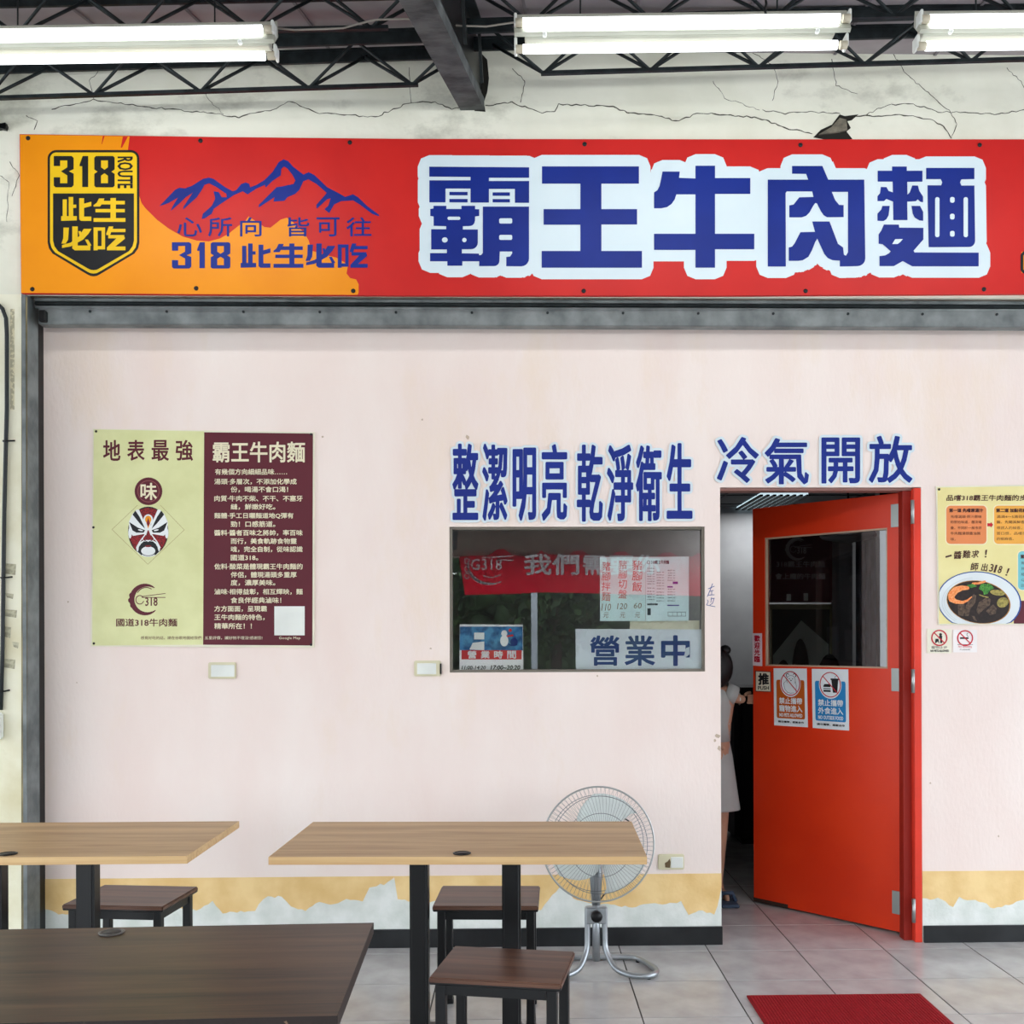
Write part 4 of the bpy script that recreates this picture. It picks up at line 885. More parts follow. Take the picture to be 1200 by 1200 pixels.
def dome_stand_in(px, py, Y, wd, label):  # made-up chair in place of a dark silhouette of a person
    p = at_y(px, py, Y); o = empty('stand_in_chair', (p.x, Y, 0), label, 'chair', None)
    MB().ball((p.x, Y, p.z - .30), (wd, .05, .30), 3).build('backrest', blk_in, o)
    MB().bx(p.x - wd, p.x + wd, Y - .42, Y, .42, .47, .01).build('seat', blk_in, o)
    for sx in (-1, 1):
        for yy in (Y - .38, Y - .04): MB().tube([(p.x + sx * (wd - .03), yy, 0), (p.x + sx * (wd - .04), yy, .43)], .014, 8).build('leg', blk_in, o)
        MB().tube([(p.x + sx * (wd - .06), Y - .02, .43), (p.x + sx * (wd - .07), Y, p.z - .3)], .012, 8).build('back_post', blk_in, o)
dome_stand_in(972, 766, 2.9, .11, 'black chair standing in for a dark silhouette inside, rightmost behind the door glass')
dome_stand_in(918, 773, 3.1, .08, 'black chair standing in for a dark silhouette inside, leftmost behind the door glass')
dome_stand_in(938, 748, 2.55, .065, 'tall narrow black chair standing in for a silhouette inside, middle of the door glass')
bc = at_y(862, 806, 2.2); br = at_y(862, 806, 2.2)
MB_ = MB().bx(bc.x, br.x + .3, 2.2, 2.7, 0, bc.z, .05, 3); tag(MB_.build('dark_interior_block', blk_in), 'tall rounded black block standing in for the dark interior behind the person', 'cabinet')  # made-up block in place of the dark interior
tag(MB().bx(IP.pt(1026, 700).x, 3.6, 3.3, 3.4, 0, 2.65).build('wall_added_dark', blk_in), kind='structure')  # added black panel, keeps the right of the door glass dark
# louvred ceiling light
ll = at_z(903, 587, 2.64); lo = empty('louvre_ceiling_light', ll, 'lit louvred ceiling light inside above the doorway', 'ceiling light')
MB().bx(ll.x - .2, ll.x + .2, ll.y - .5, ll.y + .5, 2.63, 2.649).build('light_tray', M('louvre_lit', (200, 225, 235), emit=1.3), lo)
for k in range(8): x = ll.x - .2 + k * .4 / 7; MB().bx(x - .013, x + .013, ll.y - .5, ll.y + .5, 2.615, 2.63).build('louvre', blk_in, lo)
ld = bpy.data.lights.new('louvre_lamp', 'AREA'); ld.energy = 15; ld.size = .6; lo_ = bpy.data.objects.new('louvre_lamp', ld); COL.objects.link(lo_); lo_.location = (ll.x, ll.y, 2.6)

# ================================================================ PERSON behind the wall edge, holding the door
PY_ = .80
def wp(px, py, Y=PY_): return at_y(px, py, Y)
per = empty('person', (wp(832, 900).x, PY_, 0), 'short dark-haired person in a grey skirt holding the red door edge', 'person')
def skinned(name, nodes, edges, mat, parent, sub=2):
    me = bpy.data.meshes.new(name); me.from_pydata([tuple(n[0]) for n in nodes], edges, []); me.materials.append(mat)
    o = bpy.data.objects.new(name, me); COL.objects.link(o)
    md = o.modifiers.new('s', 'SKIN'); md.use_smooth_shade = True
    for v, n in zip(me.skin_vertices[0].data, nodes):
        r = n[1]; v.radius = r if isinstance(r, tuple) else (r, r)
    for k, v in enumerate(me.skin_vertices[0].data): v.use_root = k not in {e[1] for e in edges}
    s_ = o.modifiers.new('d', 'SUBSURF'); s_.levels = sub; s_.render_levels = sub
    o.parent = parent; o.location = -parent.location; return o
hx = wp(838, 900).x - .055; B = Vector
pel = B((hx, PY_, .74)); hand = wp(879, 818, .80); 
nodes = [(pel, (.13, .10)), (B((hx, PY_, .90)), (.11, .09)), (B((hx + .01, PY_ - .02, 1.05)), (.12, .09)), (B((hx + .02, PY_ - .03, 1.14)), (.07, .06)), (B((hx + .035, PY_ - .04, 1.17)), .042), (B((hx + .045, PY_ - .05, 1.2)), .045),
         # right arm to the door
         (B((hx + .13, PY_ - .03, 1.13)), .045), (wp(848, 806), .040), (wp(858, 817, .78), .034), (wp(868, 820, .78), .028), (wp(874, 819, .78), (.026, .018)), 
         # left arm hanging
         (B((hx - .10, PY_ - .03, 1.13)), .045), (B((hx - .15, PY_ - .08, .95)), .036), (B((hx - .06, PY_ - .24, .86)), .028), (B((hx + .02, PY_ - .24, .86)), (.026, .016)),
         # legs
         (B((hx + .07, PY_, .68)), .08), (B((hx + .075, PY_ - .01, .42)), .052), (B((hx + .07, PY_ + .01, .25)), .045), (B((hx + .07, PY_ + .01, .09)), .028), (B((hx + .08, PY_ - .03, .045)), (.034, .022)), (B((hx + .10, PY_ - .12, .035)), (.038, .016)),
         (B((hx - .07, PY_ + .02, .68)), .08), (B((hx - .075, PY_ + .03, .42)), .052), (B((hx - .07, PY_ + .05, .25)), .045), (B((hx - .07, PY_ + .06, .09)), .028), (B((hx - .08, PY_ + .02, .045)), (.034, .022)), (B((hx - .10, PY_ - .07, .035)), (.038, .016))]
edges = [(0, 1), (1, 2), (2, 3), (3, 4), (4, 5), (2, 6), (6, 7), (7, 8), (8, 9), (9, 10), (2, 11), (11, 12), (12, 13), (13, 14), (0, 15), (15, 16), (16, 17), (17, 18), (18, 19), (19, 20), (0, 21), (21, 22), (22, 23), (23, 24), (24, 25), (25, 26)]
skinned('body', nodes, edges, skin, per)
hb_ = wp(874, 819, .78)
fi = [(.012, .016, .055, .0085), (.014, .004, .062, .009), (.012, -.008, .058, .0085), (.008, -.02, .048, .0075)]
fn = []; fe = []
for dx, dz, L_, r_ in fi:
    k = len(fn); fn += [(hb_ + B((dx * .5, 0, dz)), r_ + .002), (hb_ + B((dx + L_ * .45, -.012, dz)), r_), (hb_ + B((dx + L_ * .75, -.005, dz - .002)), r_), (hb_ + B((dx + L_ * .85, .014, dz - .003)), r_ * .85)]; fe += [(k, k + 1), (k + 1, k + 2), (k + 2, k + 3)]
k = len(fn); fn += [(hb_ + B((-.005, .01, .018)), .011), (hb_ + B((.015, .022, .03)), .010), (hb_ + B((.035, .024, .034)), .008)]; fe += [(k, k + 1), (k + 1, k + 2)]
skinned('fingers', fn, fe, skin, per)
lh = B((hx + .02, PY_ - .24, .86)); fn = []; fe = []
for j, L_ in enumerate((.06, .066, .062, .05)):
    k = len(fn); y0 = -.024 + .016 * j; fn += [(lh + B((.0, y0, -.01)), .009), (lh + B((.02, y0, -.01 - L_ * .5)), .0085), (lh + B((.012, y0 * .9, -.01 - L_)), .007)]; fe += [(k, k + 1), (k + 1, k + 2)]
k = len(fn); fn += [(lh + B((.01, -.03, .0)), .011), (lh + B((.03, -.036, -.02)), .009)]; fe += [(k, k + 1)]
skinned('fingers', fn, fe, skin, per)
hc = B((hx + .05, PY_ - .05, 1.245))
hm_ = MB().ball(hc, (.075, .092, .108), 3)
for v in hm_.bm.verts:
    p = v.co - hc
    if p.y > .06 and abs(p.x) < .018 and -.03 < p.z < .02: v.co.y += .016
    if p.z < -.05: v.co.x = hc.x + p.x * .82
hm_.ball(hc + B((-.074, 0, 0)), (.01, .02, .03), 2).ball(hc + B((.074, 0, 0)), (.01, .02, .03), 2); hm_.build('head', skin, per)
for sx in (-1, 1): MB().ball(hc + B((sx * .028, .082, .012)), (.011, .008, .006), 1).build('eye', ink, per)
MB().ball(hc + B((0, .083, -.052)), (.022, .008, .006), 1).build('mouth', M('lips', (150, 84, 78)), per)
hr = MB().ball(hc + B((0, -.022, .012)), (.088, .094, .112), 3).ball(hc + B((.045, -.03, .105)), (.032, .032, .028), 2); hr.build('hair', hair_m, per)
sk_ = MB().lathe([(.18, .49), (.18, .5), (.165, .6), (.14, .78), (.12, .88), (.118, .89)], (hx + .01, PY_, 0), 24)
for v in sk_.bm.verts: v.co.y = PY_ + (v.co.y - PY_) * .7
sk_.build('skirt', M('grey_skirt', (178, 182, 180), .85), per)
sk_ = MB().lathe([(.122, .86), (.125, .95), (.135, 1.05), (.125, 1.12), (.07, 1.165), (.055, 1.17)], (hx + .012, PY_ - .015, 0), 24)
for v in sk_.bm.verts: v.co.y = PY_ - .015 + (v.co.y - PY_ + .015) * .78
sk_.tube([(hx + .1, PY_ - .03, 1.125), (hx + .16, PY_ - .03, 1.10)], .056, 12).tube([(hx - .09, PY_ - .03, 1.125), (hx - .14, PY_ - .06, 1.02)], .056, 12)
sk_.build('blouse', M('pale_blouse', (176, 180, 178), .85), per)
MB().tube([hb_ + B((-.035, 0, -.03)), hb_ + B((-.035, -.03, 0)), hb_ + B((-.035, 0, .03)), hb_ + B((-.035, .03, 0))], .004, 6, closed=True).build('bracelet', white_pl, per)
for sx, yy in ((.09, -.07), (-.09, -.02)):
    s2 = MB().box((hx + sx + .008, PY_ + yy, .011), (.095, .25, .018), .006); s2.tube([(hx + sx - .035, PY_ + yy - .04, .02), (hx + sx - .02, PY_ + yy - .05, .065), (hx + sx + .03, PY_ + yy - .05, .065), (hx + sx + .05, PY_ + yy - .04, .02)], .012, 8); s2.build('sandal', M('blue_sandal', (60, 78, 100), .6), per)

# ================================================================ CANOPY STEEL AND LIGHTS
def lerp(a, b, t): return a + (b - a) * t
def Ypx(px): return -.44 - .20 * px / 1200
def truss(xa, ya, xb, yb, Ya, Yb, verts, hgt, label, chord_end=None):
    root = empty('roof_truss', at_y((xa + xb) / 2, (ya + yb) / 2, (Ya + Yb) / 2), label, 'truss')
    P0 = at_y(xa, ya, Ya); P1 = at_y(xb, yb, Yb)
    def bot(px):
        t = (px - xa) / (xb - xa); return at_y(px, lerp(ya, yb, t), lerp(Ya, Yb, t))
    MB().beam(P0, P1, .016, .014).build('bottom_chord', steel_d, root)
    d = (P1 - P0).normalized()
    nu = Vector((-d.y, d.x, 0)).normalized()          # points to the wall
    far_ = lambda p: p + Vector((0, 0, hgt)) + nu * .10 + Vector((0, 0, .022))
    near = lambda p: p + Vector((0, 0, hgt)) - nu * .10 - Vector((0, 0, .022))
    A = P0 - d * .9; Bq = P1 + d * .5
    if chord_end: A = P0 - d * chord_end[0]; Bq = P1 + d * chord_end[1]
    for fn_ in (near, far_):
        a, b = fn_(A), fn_(Bq)
        mb = MB().beam(a, b, .012, .05).beam(a + Vector((0, 0, .025)) + nu * .015, b + Vector((0, 0, .025)) + nu * .015, .05, .01)
        mb.build('top_chord', steel_d, root)
    vv = [bot(v) for v in verts]; sp = (vv[1] - vv[0]).length / 2
    for p in vv:
        for sgn_ in (-1, 1):
            for fn_ in (near, far_):
                MB().tube([p, fn_(p + d * sgn_ * sp)], .0065, 6).build('web_rod', steel_d, root)
    return root
truss(-130, 119, 490, 99, Ypx(-130), Ypx(490), [-15, 110, 235, 362, 483], .16, 'dark lattice roof truss along the cream wall, left of the rafter', (.3, .05))
truss(634, 86, 1420, 63, Ypx(634), Ypx(1420), [637, 762, 889, 1013, 1138, 1262, 1390], .16, 'dark lattice roof truss along the cream wall, right of the rafter', (.40, .3))
truss(-130, 44, 455, 32.5, Ypx(-130) - .38, Ypx(455) - .38, [-120, 20, 158, 297, 435], .17, 'nearer dark lattice truss at the top edge, left of the rafter', (.3, .05))
truss(600, 29, 1420, 10, Ypx(600) - .38, Ypx(1420) - .38, [622, 765, 906, 1047, 1190, 1332], .17, 'nearer dark lattice truss at the top edge, right of the rafter', (.05, .3))
# rafter: box flange below, dark web, top flange
ra = empty('roof_rafter', at_y(553, 130, YS), 'big weathered dark steel rafter running from the cream wall out to the street', 'beam')
E0 = at_y(554, 131, YS + .01); E1 = at_y(487.5, 2, -1.52); dr_ = (E1 - E0); E2 = E0 + dr_ * (5.6 / abs(dr_.y))
E0b = E0 - dr_.normalized() * .02
MB().beam(E0b + Vector((0, 0, .03)), E2 + Vector((0, 0, .03)), .105, .05).build('bottom_flange', rafter_m, ra)
MB().beam(E0b + Vector((.035, 0, .17)), E2 + Vector((.035, 0, .17)), .012, .26).build('web_plate', blk, ra)
MB().beam(E0b + Vector((.02, 0, .30)), E2 + Vector((.02, 0, .30)), .13, .04).build('top_flange', steel_d, ra)
for k in range(3):
    t = .05 + k * .09; p = E0 + (E2 - E0) * t
    MB().beam(p + Vector((.075, 0, .05)), p + (E2 - E0) * .02 + Vector((.075, 0, .28)), .012, .02).build('web_rod', steel_d, ra)
plate('wall_pocket', CRM, [(556, 130), (560, 100), (548, 66), (562, 60), (571, 70), (573, 92), (571, 108), (567, 120), (569, 131)], .0004, .001, M('dark_hole', (38, 36, 32), 1), hdr)
# fluorescent fittings
def fitting(px0, px1, yt0, yt1, Y, L_, label):
    row2 = Y < -2
    """two-tube batten; yt = pixel height of the plate's upper edge at both ends"""
    a = at_y(px0, yt0, Y); b = at_y(px1, yt1, Y - (0 if row2 else .025))
    if L_: d = (b - a).normalized(); a = b - d * L_ if px0 < 0 else a; b = b if px0 < 0 else a + d * L_
    d = (b - a).normalized(); L2 = (b - a).length
    u = Vector((0, 0, 1)); out = Vector((d.y, -d.x, 0)).normalized() * (-1 if row2 else 1)   # the open side of the reflector
    rot = Matrix((d, -out, u)).transposed()
    o = empty('fluorescent_fitting', (a + b) / 2, label, 'light fitting')
    c0 = (a + b) / 2
    def P(x, y, z): return c0 + d * x + out * y + u * z
    # angled reflector: slopes back and down
    e = L2 / 2
    prof = [(0, 0), (.004, -.004), (.055, -.096), (.04, -.103), (-.012, -.05)]
    MB().prism([P(-e, y, z) for y, z in prof], [P(e, y, z) for y, z in prof]).build('reflector_body', enamel, o)
    MB().box(P(0, -.045, -.045), (L2 * .94, .055, .06), .004, rot).build('gear_tray', enamel, o)
    for z, y, xo in ((-.062, .055, 0), (-.135, .02, -.0)):
        tb = MB().tube([P(-e + .03, y, z), P(e - .04, y, z)], .0155, 14).build('fluorescent_tube', tube_m, o)
        for s_ in (-1, 1):
            MB().tube([P(s_ * (e - .03) , y, z), P(s_ * (e - .005), y, z)], .0145, 12).build('tube_cap', M('cap_beige', (200, 192, 170), .4), o)
            MB().box(P(s_ * (e - .004), y - .02, z + (.012 if z > -.1 else .02)), (.010, .05, .045), .003, rot).build('lamp_holder', white_pl, o)
        dl = bpy.data.lights.new('tube_light', 'AREA'); dl.shape = 'RECTANGLE'; dl.size = L2 * .93; dl.size_y = .02; dl.energy = 6 if row2 else (3.5 if z > -.1 else 4.5); dl.color = (.97, 1, .98)
        dlo = bpy.data.objects.new('tube_light', dl); COL.objects.link(dlo); zz = ((out if row2 else -out) * .75 + Vector((0, 0, 0 if row2 else (-.3 if z < -.1 else -.66)))).normalized()
        mm = Matrix((d, (-zz).cross(d), -zz)).transposed().to_4x4(); mm.translation = P(0, y, z) + zz * .017; dlo.matrix_world = mm
    for s_ in (-.82, .8): MB().lathe([(.008, 0), (.008, .012), (.005, .016), (0, .017)], P(s_ * e, .045, -.103), 10, (0, -1, 0)).build('starter', white_pl, o)
    MB().tube([P(-e * .6, -.045, -.02), P(-e * .6, -.045, .14)], .003, 6).build('hanger_rod', steel_d, o); MB().tube([P(e * .6, -.045, -.02), P(e * .6, -.045, .14)], .003, 6).build('hanger_rod', steel_d, o)
fitting(-60, 325, 31, 25, -.98, 1.2, 'lit twin-tube fluorescent fitting at the top left corner')
fitting(603, 992, 17, 12, -1.08, 0, 'lit twin-tube fluorescent fitting right of the rafter')
fitting(1072, 1462, 13, 9, -1.15, 0, 'lit twin-tube fluorescent fitting at the top right corner')
for px0, px1 in ((-2200, -800), (-150, 1250), (1900, 3300)):  # added row out of view, evens out the light on the wall
    fitting(px0, px1, -1100, -1100, -3.7, 0, 'added unseen twin-tube fitting evening out the wall light, %s of the second row' % {-2200: 'left', -150: 'middle', 1900: 'right'}[px0])
# loose cables
def cable(label, pts, Y, r, mat, name='cable'):
    P = [at_y(x, y, Y if not isinstance(Y, (list, tuple)) else Y[k]) for k, (x, y) in enumerate(pts)]
    o = MB().tube(P, r, 6).build(name, mat, None, loc=P[0]); tag(o, label, 'cable'); return o
wire_m = M('grey_cable', (150, 146, 138), .6)
cable('pale loose cable between the left fitting and the rafter', [(323, 33), (345, 35), (380, 34), (402, 33), (420, 28), (440, 23), (480, 22), (505, 28)], -.95, .0035, wire_m)
cable('pale loose cable running right from the rafter to the fitting', [(508, 29), (540, 30), (570, 31), (590, 28), (604, 26)], -.95, .0035, wire_m)
cable('short dark wire hanging in front of the middle fitting', [(897, -8), (898, 5), (896, 12), (899, 20)], -1.15, .004, blk)
# pillar: black pipe, clips, box, bracket
p_ = [(-8, 356), (-2, 357), (3, 362), (7, 373), (8, 392), (8, 480), (7, 517), (5, 600), (4, 675), (3, 760), (1, 832)]
pp = cable('black flexible pipe running down the yellowed pillar at the left edge', p_, YS - .012, .0095, M('black_pipe', (44, 48, 50), .5), 'wall_pipe')
for x, y in ((8, 517), (5, 677), (2, 810)):
    c = at_y(x, y, YS - .012); MB().tube([c + Vector((-.018, .008, 0)), c + Vector((-.012, -.008, 0)), c + Vector((.012, -.008, 0)), c + Vector((.03, .01, .004))], .004, 6).build('pipe_clip', blk, pp, loc=None).location = -Vector(pp.location)
jbx = at_y(0, 850, YS); tag(MB().box((jbx.x - .012, YS - .02, jbx.z), (.06, .04, .115), .006, None, 2).build('junction_box', white_pl), 'white junction box at the lower end of the black pipe', 'box')
bk = at_y(2, 148, YS); bo = MB().beam(bk + Vector((-.1, -.01, .02)), bk + Vector((.03, -.015, -.015)), .02, .02).beam(bk + Vector((-.1, -.01, -.03)), bk + Vector((.03, -.015, -.005)), .02, .02); tag(bo.build('iron_bracket', blk), 'black iron bracket poking in at the upper left edge', 'bracket')

# ================================================================ TABLES
def make_table(top, edge, label, W=1.165, D=.595, chips=False):
    r = empty('dining_table', (0, 0, 0), label, 'table'); r['_local'] = 1
    MB().box((0, 0, .737), (W, D, .024), .0).build('tabletop', top, r)
    e = MB(); t = .0016
    e.bx(-W / 2 - t, W / 2 + t, -D / 2 - t, -D / 2, .725, .7492).bx(-W / 2 - t, W / 2 + t, D / 2, D / 2 + t, .725, .7492).bx(-W / 2 - t, -W / 2, -D / 2, D / 2, .725, .7492).bx(W / 2, W / 2 + t, -D / 2, D / 2, .725, .7492)
    e.build('edge_band', edge, r)
    for s_ in (-1, 1):
        MB().bx(s_ * .155 - .031, s_ * .155 + .031, -.031, .031, .03, .722, .008, 3).build('column', blk, r)
    MB().bx(-.26, .26, -.2, .2, .718, .725).build('mounting_plate', blk, r)
    for s_ in (-1, 1): MB().bx(s_ * .155 - .035, s_ * .155 + .035, -.27, .27, .0, .03, .008, 2).build('base_foot', blk, r)
    gp = M('grommet_grey', (96, 94, 90), .4)
    MB().lathe([(.027, 0), (.029, .003), (.025, .004), (.022, .003), (.022, .001)], (.01, -D / 2 + .045, .749), 24).build('cable_grommet', gp if chips else blk, r)
    MB().lathe([(.021, 0), (.021, .0025), (0.0, .003)], (.01, -D / 2 + .045, .749), 20).build('grommet_lid', M('grommet_lid', (60, 58, 56), .5) if chips else blk, r)
    return r
tc_ = [at_z(319, 1005, .749), at_z(761, 1004.5, .749), at_z(736.5, 962, .749), at_z(364, 963, .749)]
cen = sum(tc_, Vector()) / 4
t1 = make_table(wood_l, wood_e, 'light oak topped table with black columns in front of the fan'); t1.location = (cen.x, cen.y, 0)
t1.rotation_euler.z = math.atan2(tc_[1].y - tc_[0].y, tc_[1].x - tc_[0].x)
t2 = copy_tree(t1); t2['label'] = 'light oak topped table cut off by the left edge of the picture'
fr2 = at_z(219.6, 1002.8, .749); br2 = at_z(279, 962.6, .749); m2 = (fr2 + br2) / 2; t2.location = (m2.x - 1.165 / 2, m2.y, 0); t2.rotation_euler.z = 0
wood_edge_d = M('dark_edge_band', (40, 32, 29), .5, alt=(120, 96, 76), vs=60, contrast=(.28, .32))
t3 = make_table(wood_d, wood_edge_d, 'dark brown topped table nearest the camera at the bottom left', chips=True)
b3 = at_z(435.8, 1084.5, .749); f3 = at_z(393, 1194.5, .749); m3 = (b3 + f3) / 2
t3.rotation_euler.z = math.pi + math.atan2(-(b3.x - f3.x), (b3.y - f3.y)) * 1.0; t3.location = (m3.x - 1.165 / 2, m3.y, 0)
# ================================================================ STOOLS
def make_stool(label):
    r = empty('stool', (0, 0, 0), label, 'stool', 'low stools by the tables'); r['_local'] = 1
    W, D = .385, .305
    MB().box((0, 0, .441), (W, D, .018), .004, None, 2).build('seat', wood_s, r)
    MB().box((0, 0, .4335), (W - .002, D - .002, .011), .003).build('seat_underside', blk, r)
    for sx in (-1, 1):
        for sy in (-1, 1):
            MB().bx(sx * (W / 2 - .03) - .015, sx * (W / 2 - .03) + .015, sy * (D / 2 - .03) - .015, sy * (D / 2 - .03) + .015, .006, .43, .003).build('leg', blk, r)
            MB().bx(sx * (W / 2 - .03) - .017, sx * (W / 2 - .03) + .017, sy * (D / 2 - .03) - .017, sy * (D / 2 - .03) + .017, 0, .02, .003).build('foot_cap', blk, r)
    for sy in (-1, 1): MB().bx(-W / 2 + .04, W / 2 - .04, sy * (D / 2 - .03) - .01, sy * (D / 2 - .03) + .01, .395, .428).build('rail', blk, r)
    for sx in (-1, 1): MB().bx(sx * (W / 2 - .03) - .01, sx * (W / 2 - .03) + .01, -D / 2 + .04, D / 2 - .04, .395, .428).build('rail', blk, r)
    return r
def stool_at(r, quad):
    Q = [at_z(x, y, .45) for x, y in quad]; c = sum(Q, Vector()) / 4; r.location = (c.x, c.y, 0)
    d = (Q[1] - Q[0]) + (Q[2] - Q[3]); r.rotation_euler.z = math.atan2(d.y, d.x)
s1 = make_stool('brown topped black stool nearest the camera, turned slightly, in front of the table columns')
s2 = copy_tree(s1); s3 = copy_tree(s1)
stool_at(s1, [(504, 1146), (661.6, 1155), (671, 1113.7), (530, 1107.6)])
stool_at(s2, [(508, 1063), (633.5, 1063.5), (631.8, 1036.7), (515.6, 1036.7)]); s2['label'] = 'brown topped black stool by the wall behind the columns of the middle table'
stool_at(s3, [(77, 1059.5), (193.6, 1062.5), (232.7, 1038.9), (115, 1037)]); s3['label'] = 'brown topped black stool by the wall under the left table'
for s_ in (s1, s2, s3): s_['group'] = 'low black stools with brown seats around the tables'
for s_ in (t1, t2): s_['group'] = 'light oak topped tables along the pink wall'
# ================================================================ FAN
FYc = -.30
fp = at_z(699, 1128, .04); FX_ = fp.x; FYc = max(min(fp.y, -.2), -.36)
fan = empty('floor_fan', (FX_, FYc, 0), 'silver standing fan with a wire guard and pale blades against the pink wall', 'fan')
gc = at_y(701.5, 989, FYc - .09); FR_ = 66.5 * (gc.y + 4.72) / 1200
ax = Vector((.10, -1, .10)).normalized()          # fan faces the street
uu = Vector((0, 0, 1)).cross(ax).normalized(); vv_ = ax.cross(uu).normalized()
def fpnt(r, a, z): return gc + (uu * math.cos(a) + vv_ * math.sin(a)) * r + ax * z
gd = MB(); NW = 80
for side, zc in ((1, .055), (-1, -.06)):
    for k in range(NW):
        a = k * 2 * math.pi / NW; P = []
        for rr_, zz in ((.055, zc * 1.0), (.12, zc * .97), (.18, zc * .8), (.225, zc * .45), (FR_ - .003, zc * .05)): P.append(fpnt(rr_, a + (.12 * (rr_ - .05) / .2 if side > 0 else 0), zz))
        gd.tube(P, .00065, 3, cap=False)
    for rr_, zz, w_ in ((.055, zc, .002), (.13, zc * .95, .0013), (.20, zc * .66, .0015)):
        gd.tube([fpnt(rr_, k * 2 * math.pi / 48, zz) for k in range(48)], w_, 5, closed=True)
tag(gd.build('guard_wires', chrome, fan, fix=False), kind='stuff')
MB().tube([fpnt(FR_, k * 2 * math.pi / 64, 0) for k in range(64)], .0038, 8, closed=True).build('guard_rim', steel_h, fan)
MB().lathe([(0, .0), (.04, 0), (.055, -.003), (.055, -.006), (0, -.006)][::-1], gc + ax * .057, 24, ax).build('guard_badge', M('fan_badge', (190, 60, 50)), fan)
for k in range(3):
    a0 = R_(97 - 120 * k); bm_ = MB(); n = 8; rows = []
    for i_ in range(n + 1):
        t = i_ / n; r = .045 + t * .165; wd = .055 + .06 * math.sin(min(t * 1.15, 1) * math.pi * .62); sweep = .55 * t * t
        row = []
        for j_ in range(6):
            s_ = j_ / 5 - .5; a = a0 + sweep * -1 + s_ * wd * 2 / max(r, .09); row.append(bm_.bm.verts.new(fpnt(r, a, s_ * .05 * (1 - .3 * t) + .006)))
        rows.append(row)
    for i_ in range(n):
        for j_ in range(5): bm_.bm.faces.new((rows[i_][j_], rows[i_][j_ + 1], rows[i_ + 1][j_ + 1], rows[i_ + 1][j_])).smooth = True
    ret = bmesh.ops.solidify(bm_.bm, geom=bm_.bm.faces[:], thickness=.002)
    bm_.build('blade', blade_m, fan)
MB().lathe([(0, .03), (.025, .028), (.045, .015), (.05, -.01), (.048, -.03), (0, -.03)][::-1], gc, 24, ax).build('hub', silver, fan)
MB().lathe([(0, 0), (.05, -.004), (.06, -.03), (.06, -.09), (.045, -.12), (0, -.125)][::-1], gc - ax * .05, 24, ax).build('motor_housing', silver, fan)
nz = at_y(699, 1060, FYc).z
MB().tube([gc - ax * .10 + Vector((0, 0, -.04)), Vector((FX_, FYc, gc.z - .16)), Vector((FX_, FYc, nz))], .02, 14, rr=[.03, .028, .018]).build('neck', silver, fan)
zk = at_y(700, 1072, FYc).z
MB().tube([(FX_, FYc, .045), (FX_, FYc, nz + .03)], .0165, 16).build('pole', silver, fan)
MB().box((FX_, FYc, zk), (.095, .035, .072), .006).build('clamp_bracket', silver, fan)
MB().lathe([(.018, 0), (.024, .004), (.024, .02), (.018, .026), (0, .027)], (FX_, FYc - .018, zk), 14, (0, -1, 0)).build('knob', blk, fan)
def sm(pts, n=6):
    P = [Vector(p) for p in pts]; P = [P[0]] + P + [P[-1]]; out = []
    for i_ in range(1, len(P) - 2):
        for k in range(n):
            t = k / n; a, b, c, d = P[i_ - 1:i_ + 3]
            out.append(.5 * ((2 * b) + (c - a) * t + (2 * a - 5 * b + 4 * c - d) * t * t + (3 * b - 3 * c + d - a) * t ** 3))
    out.append(P[-2]); return out
for s_ in (-1, 1):
    y0 = FYc
    MB().tube(sm([(FX_ + s_ * .037, y0, zk + .03), (FX_ + s_ * .037, y0, .16), (FX_ + s_ * .042, y0 - .01, .09), (FX_ + s_ * .075, y0 - .05, .03), (FX_ + s_ * .13, y0 - .10, .016), (FX_ + s_ * .20, y0 - .12, .016), (FX_ + s_ * .245, y0 - .08, .016), (FX_ + s_ * .245, y0 - .02, .016), (FX_ + s_ * .20, y0 + .10, .016), (FX_ + s_ * .15, y0 + .135, .016), (FX_ + s_ * .02, y0 + .14, .016), (FX_, y0 + .14, .016)]), .0125, 10).build('base_tube', silver, fan)
    for dx, dy in ((.21, -.11), (.19, .11)): MB().tube([(FX_ + s_ * dx, y0 + dy, 0), (FX_ + s_ * dx, y0 + dy, .012)], .009, 8).build('rubber_foot', blk, fan)
MB().tube(sm([fpnt(.04, 0, -.1), fpnt(.1, R_(60), -.10), fpnt(.17, R_(30), -.09), fpnt(.19, R_(-10), -.09), fpnt(.17, R_(-50), -.09), (FX_ + .01, FYc + .025, nz)]), .003, 6).build('power_cord', blk, fan)

# ================================================================ DOOR MAT
Q = [at_z(877.6, 1162.8, .012), at_z(1085, 1165.3, .012), at_z(1116, 1200, .012), at_z(892.5, 1200, .012)]
x0 = (Q[0].x + Q[3].x) / 2; x1 = (Q[1].x + Q[2].x) / 2; y1 = (Q[0].y + Q[1].y) / 2
dm_ = empty('door_mat', ((x0 + x1) / 2, y1 - .3, 0), 'red ribbed doormat on the tiled floor before the door', 'mat')
MB().bx(x0, x1, y1 - .6, y1, .001, .009, .002).build('mat_backing', M('mat_edge', (150, 14, 28), .8), dm_)
rb = MB(); n = int((x1 - x0) / .012)
for k in range(n): xx = x0 + .01 + k * (x1 - x0 - .02) / n; rb.bx(xx, xx + .007, y1 - .585, y1 - .015, .009, .013)
tag(rb.build('mat_ribs', mat_red, dm_), kind='stuff')

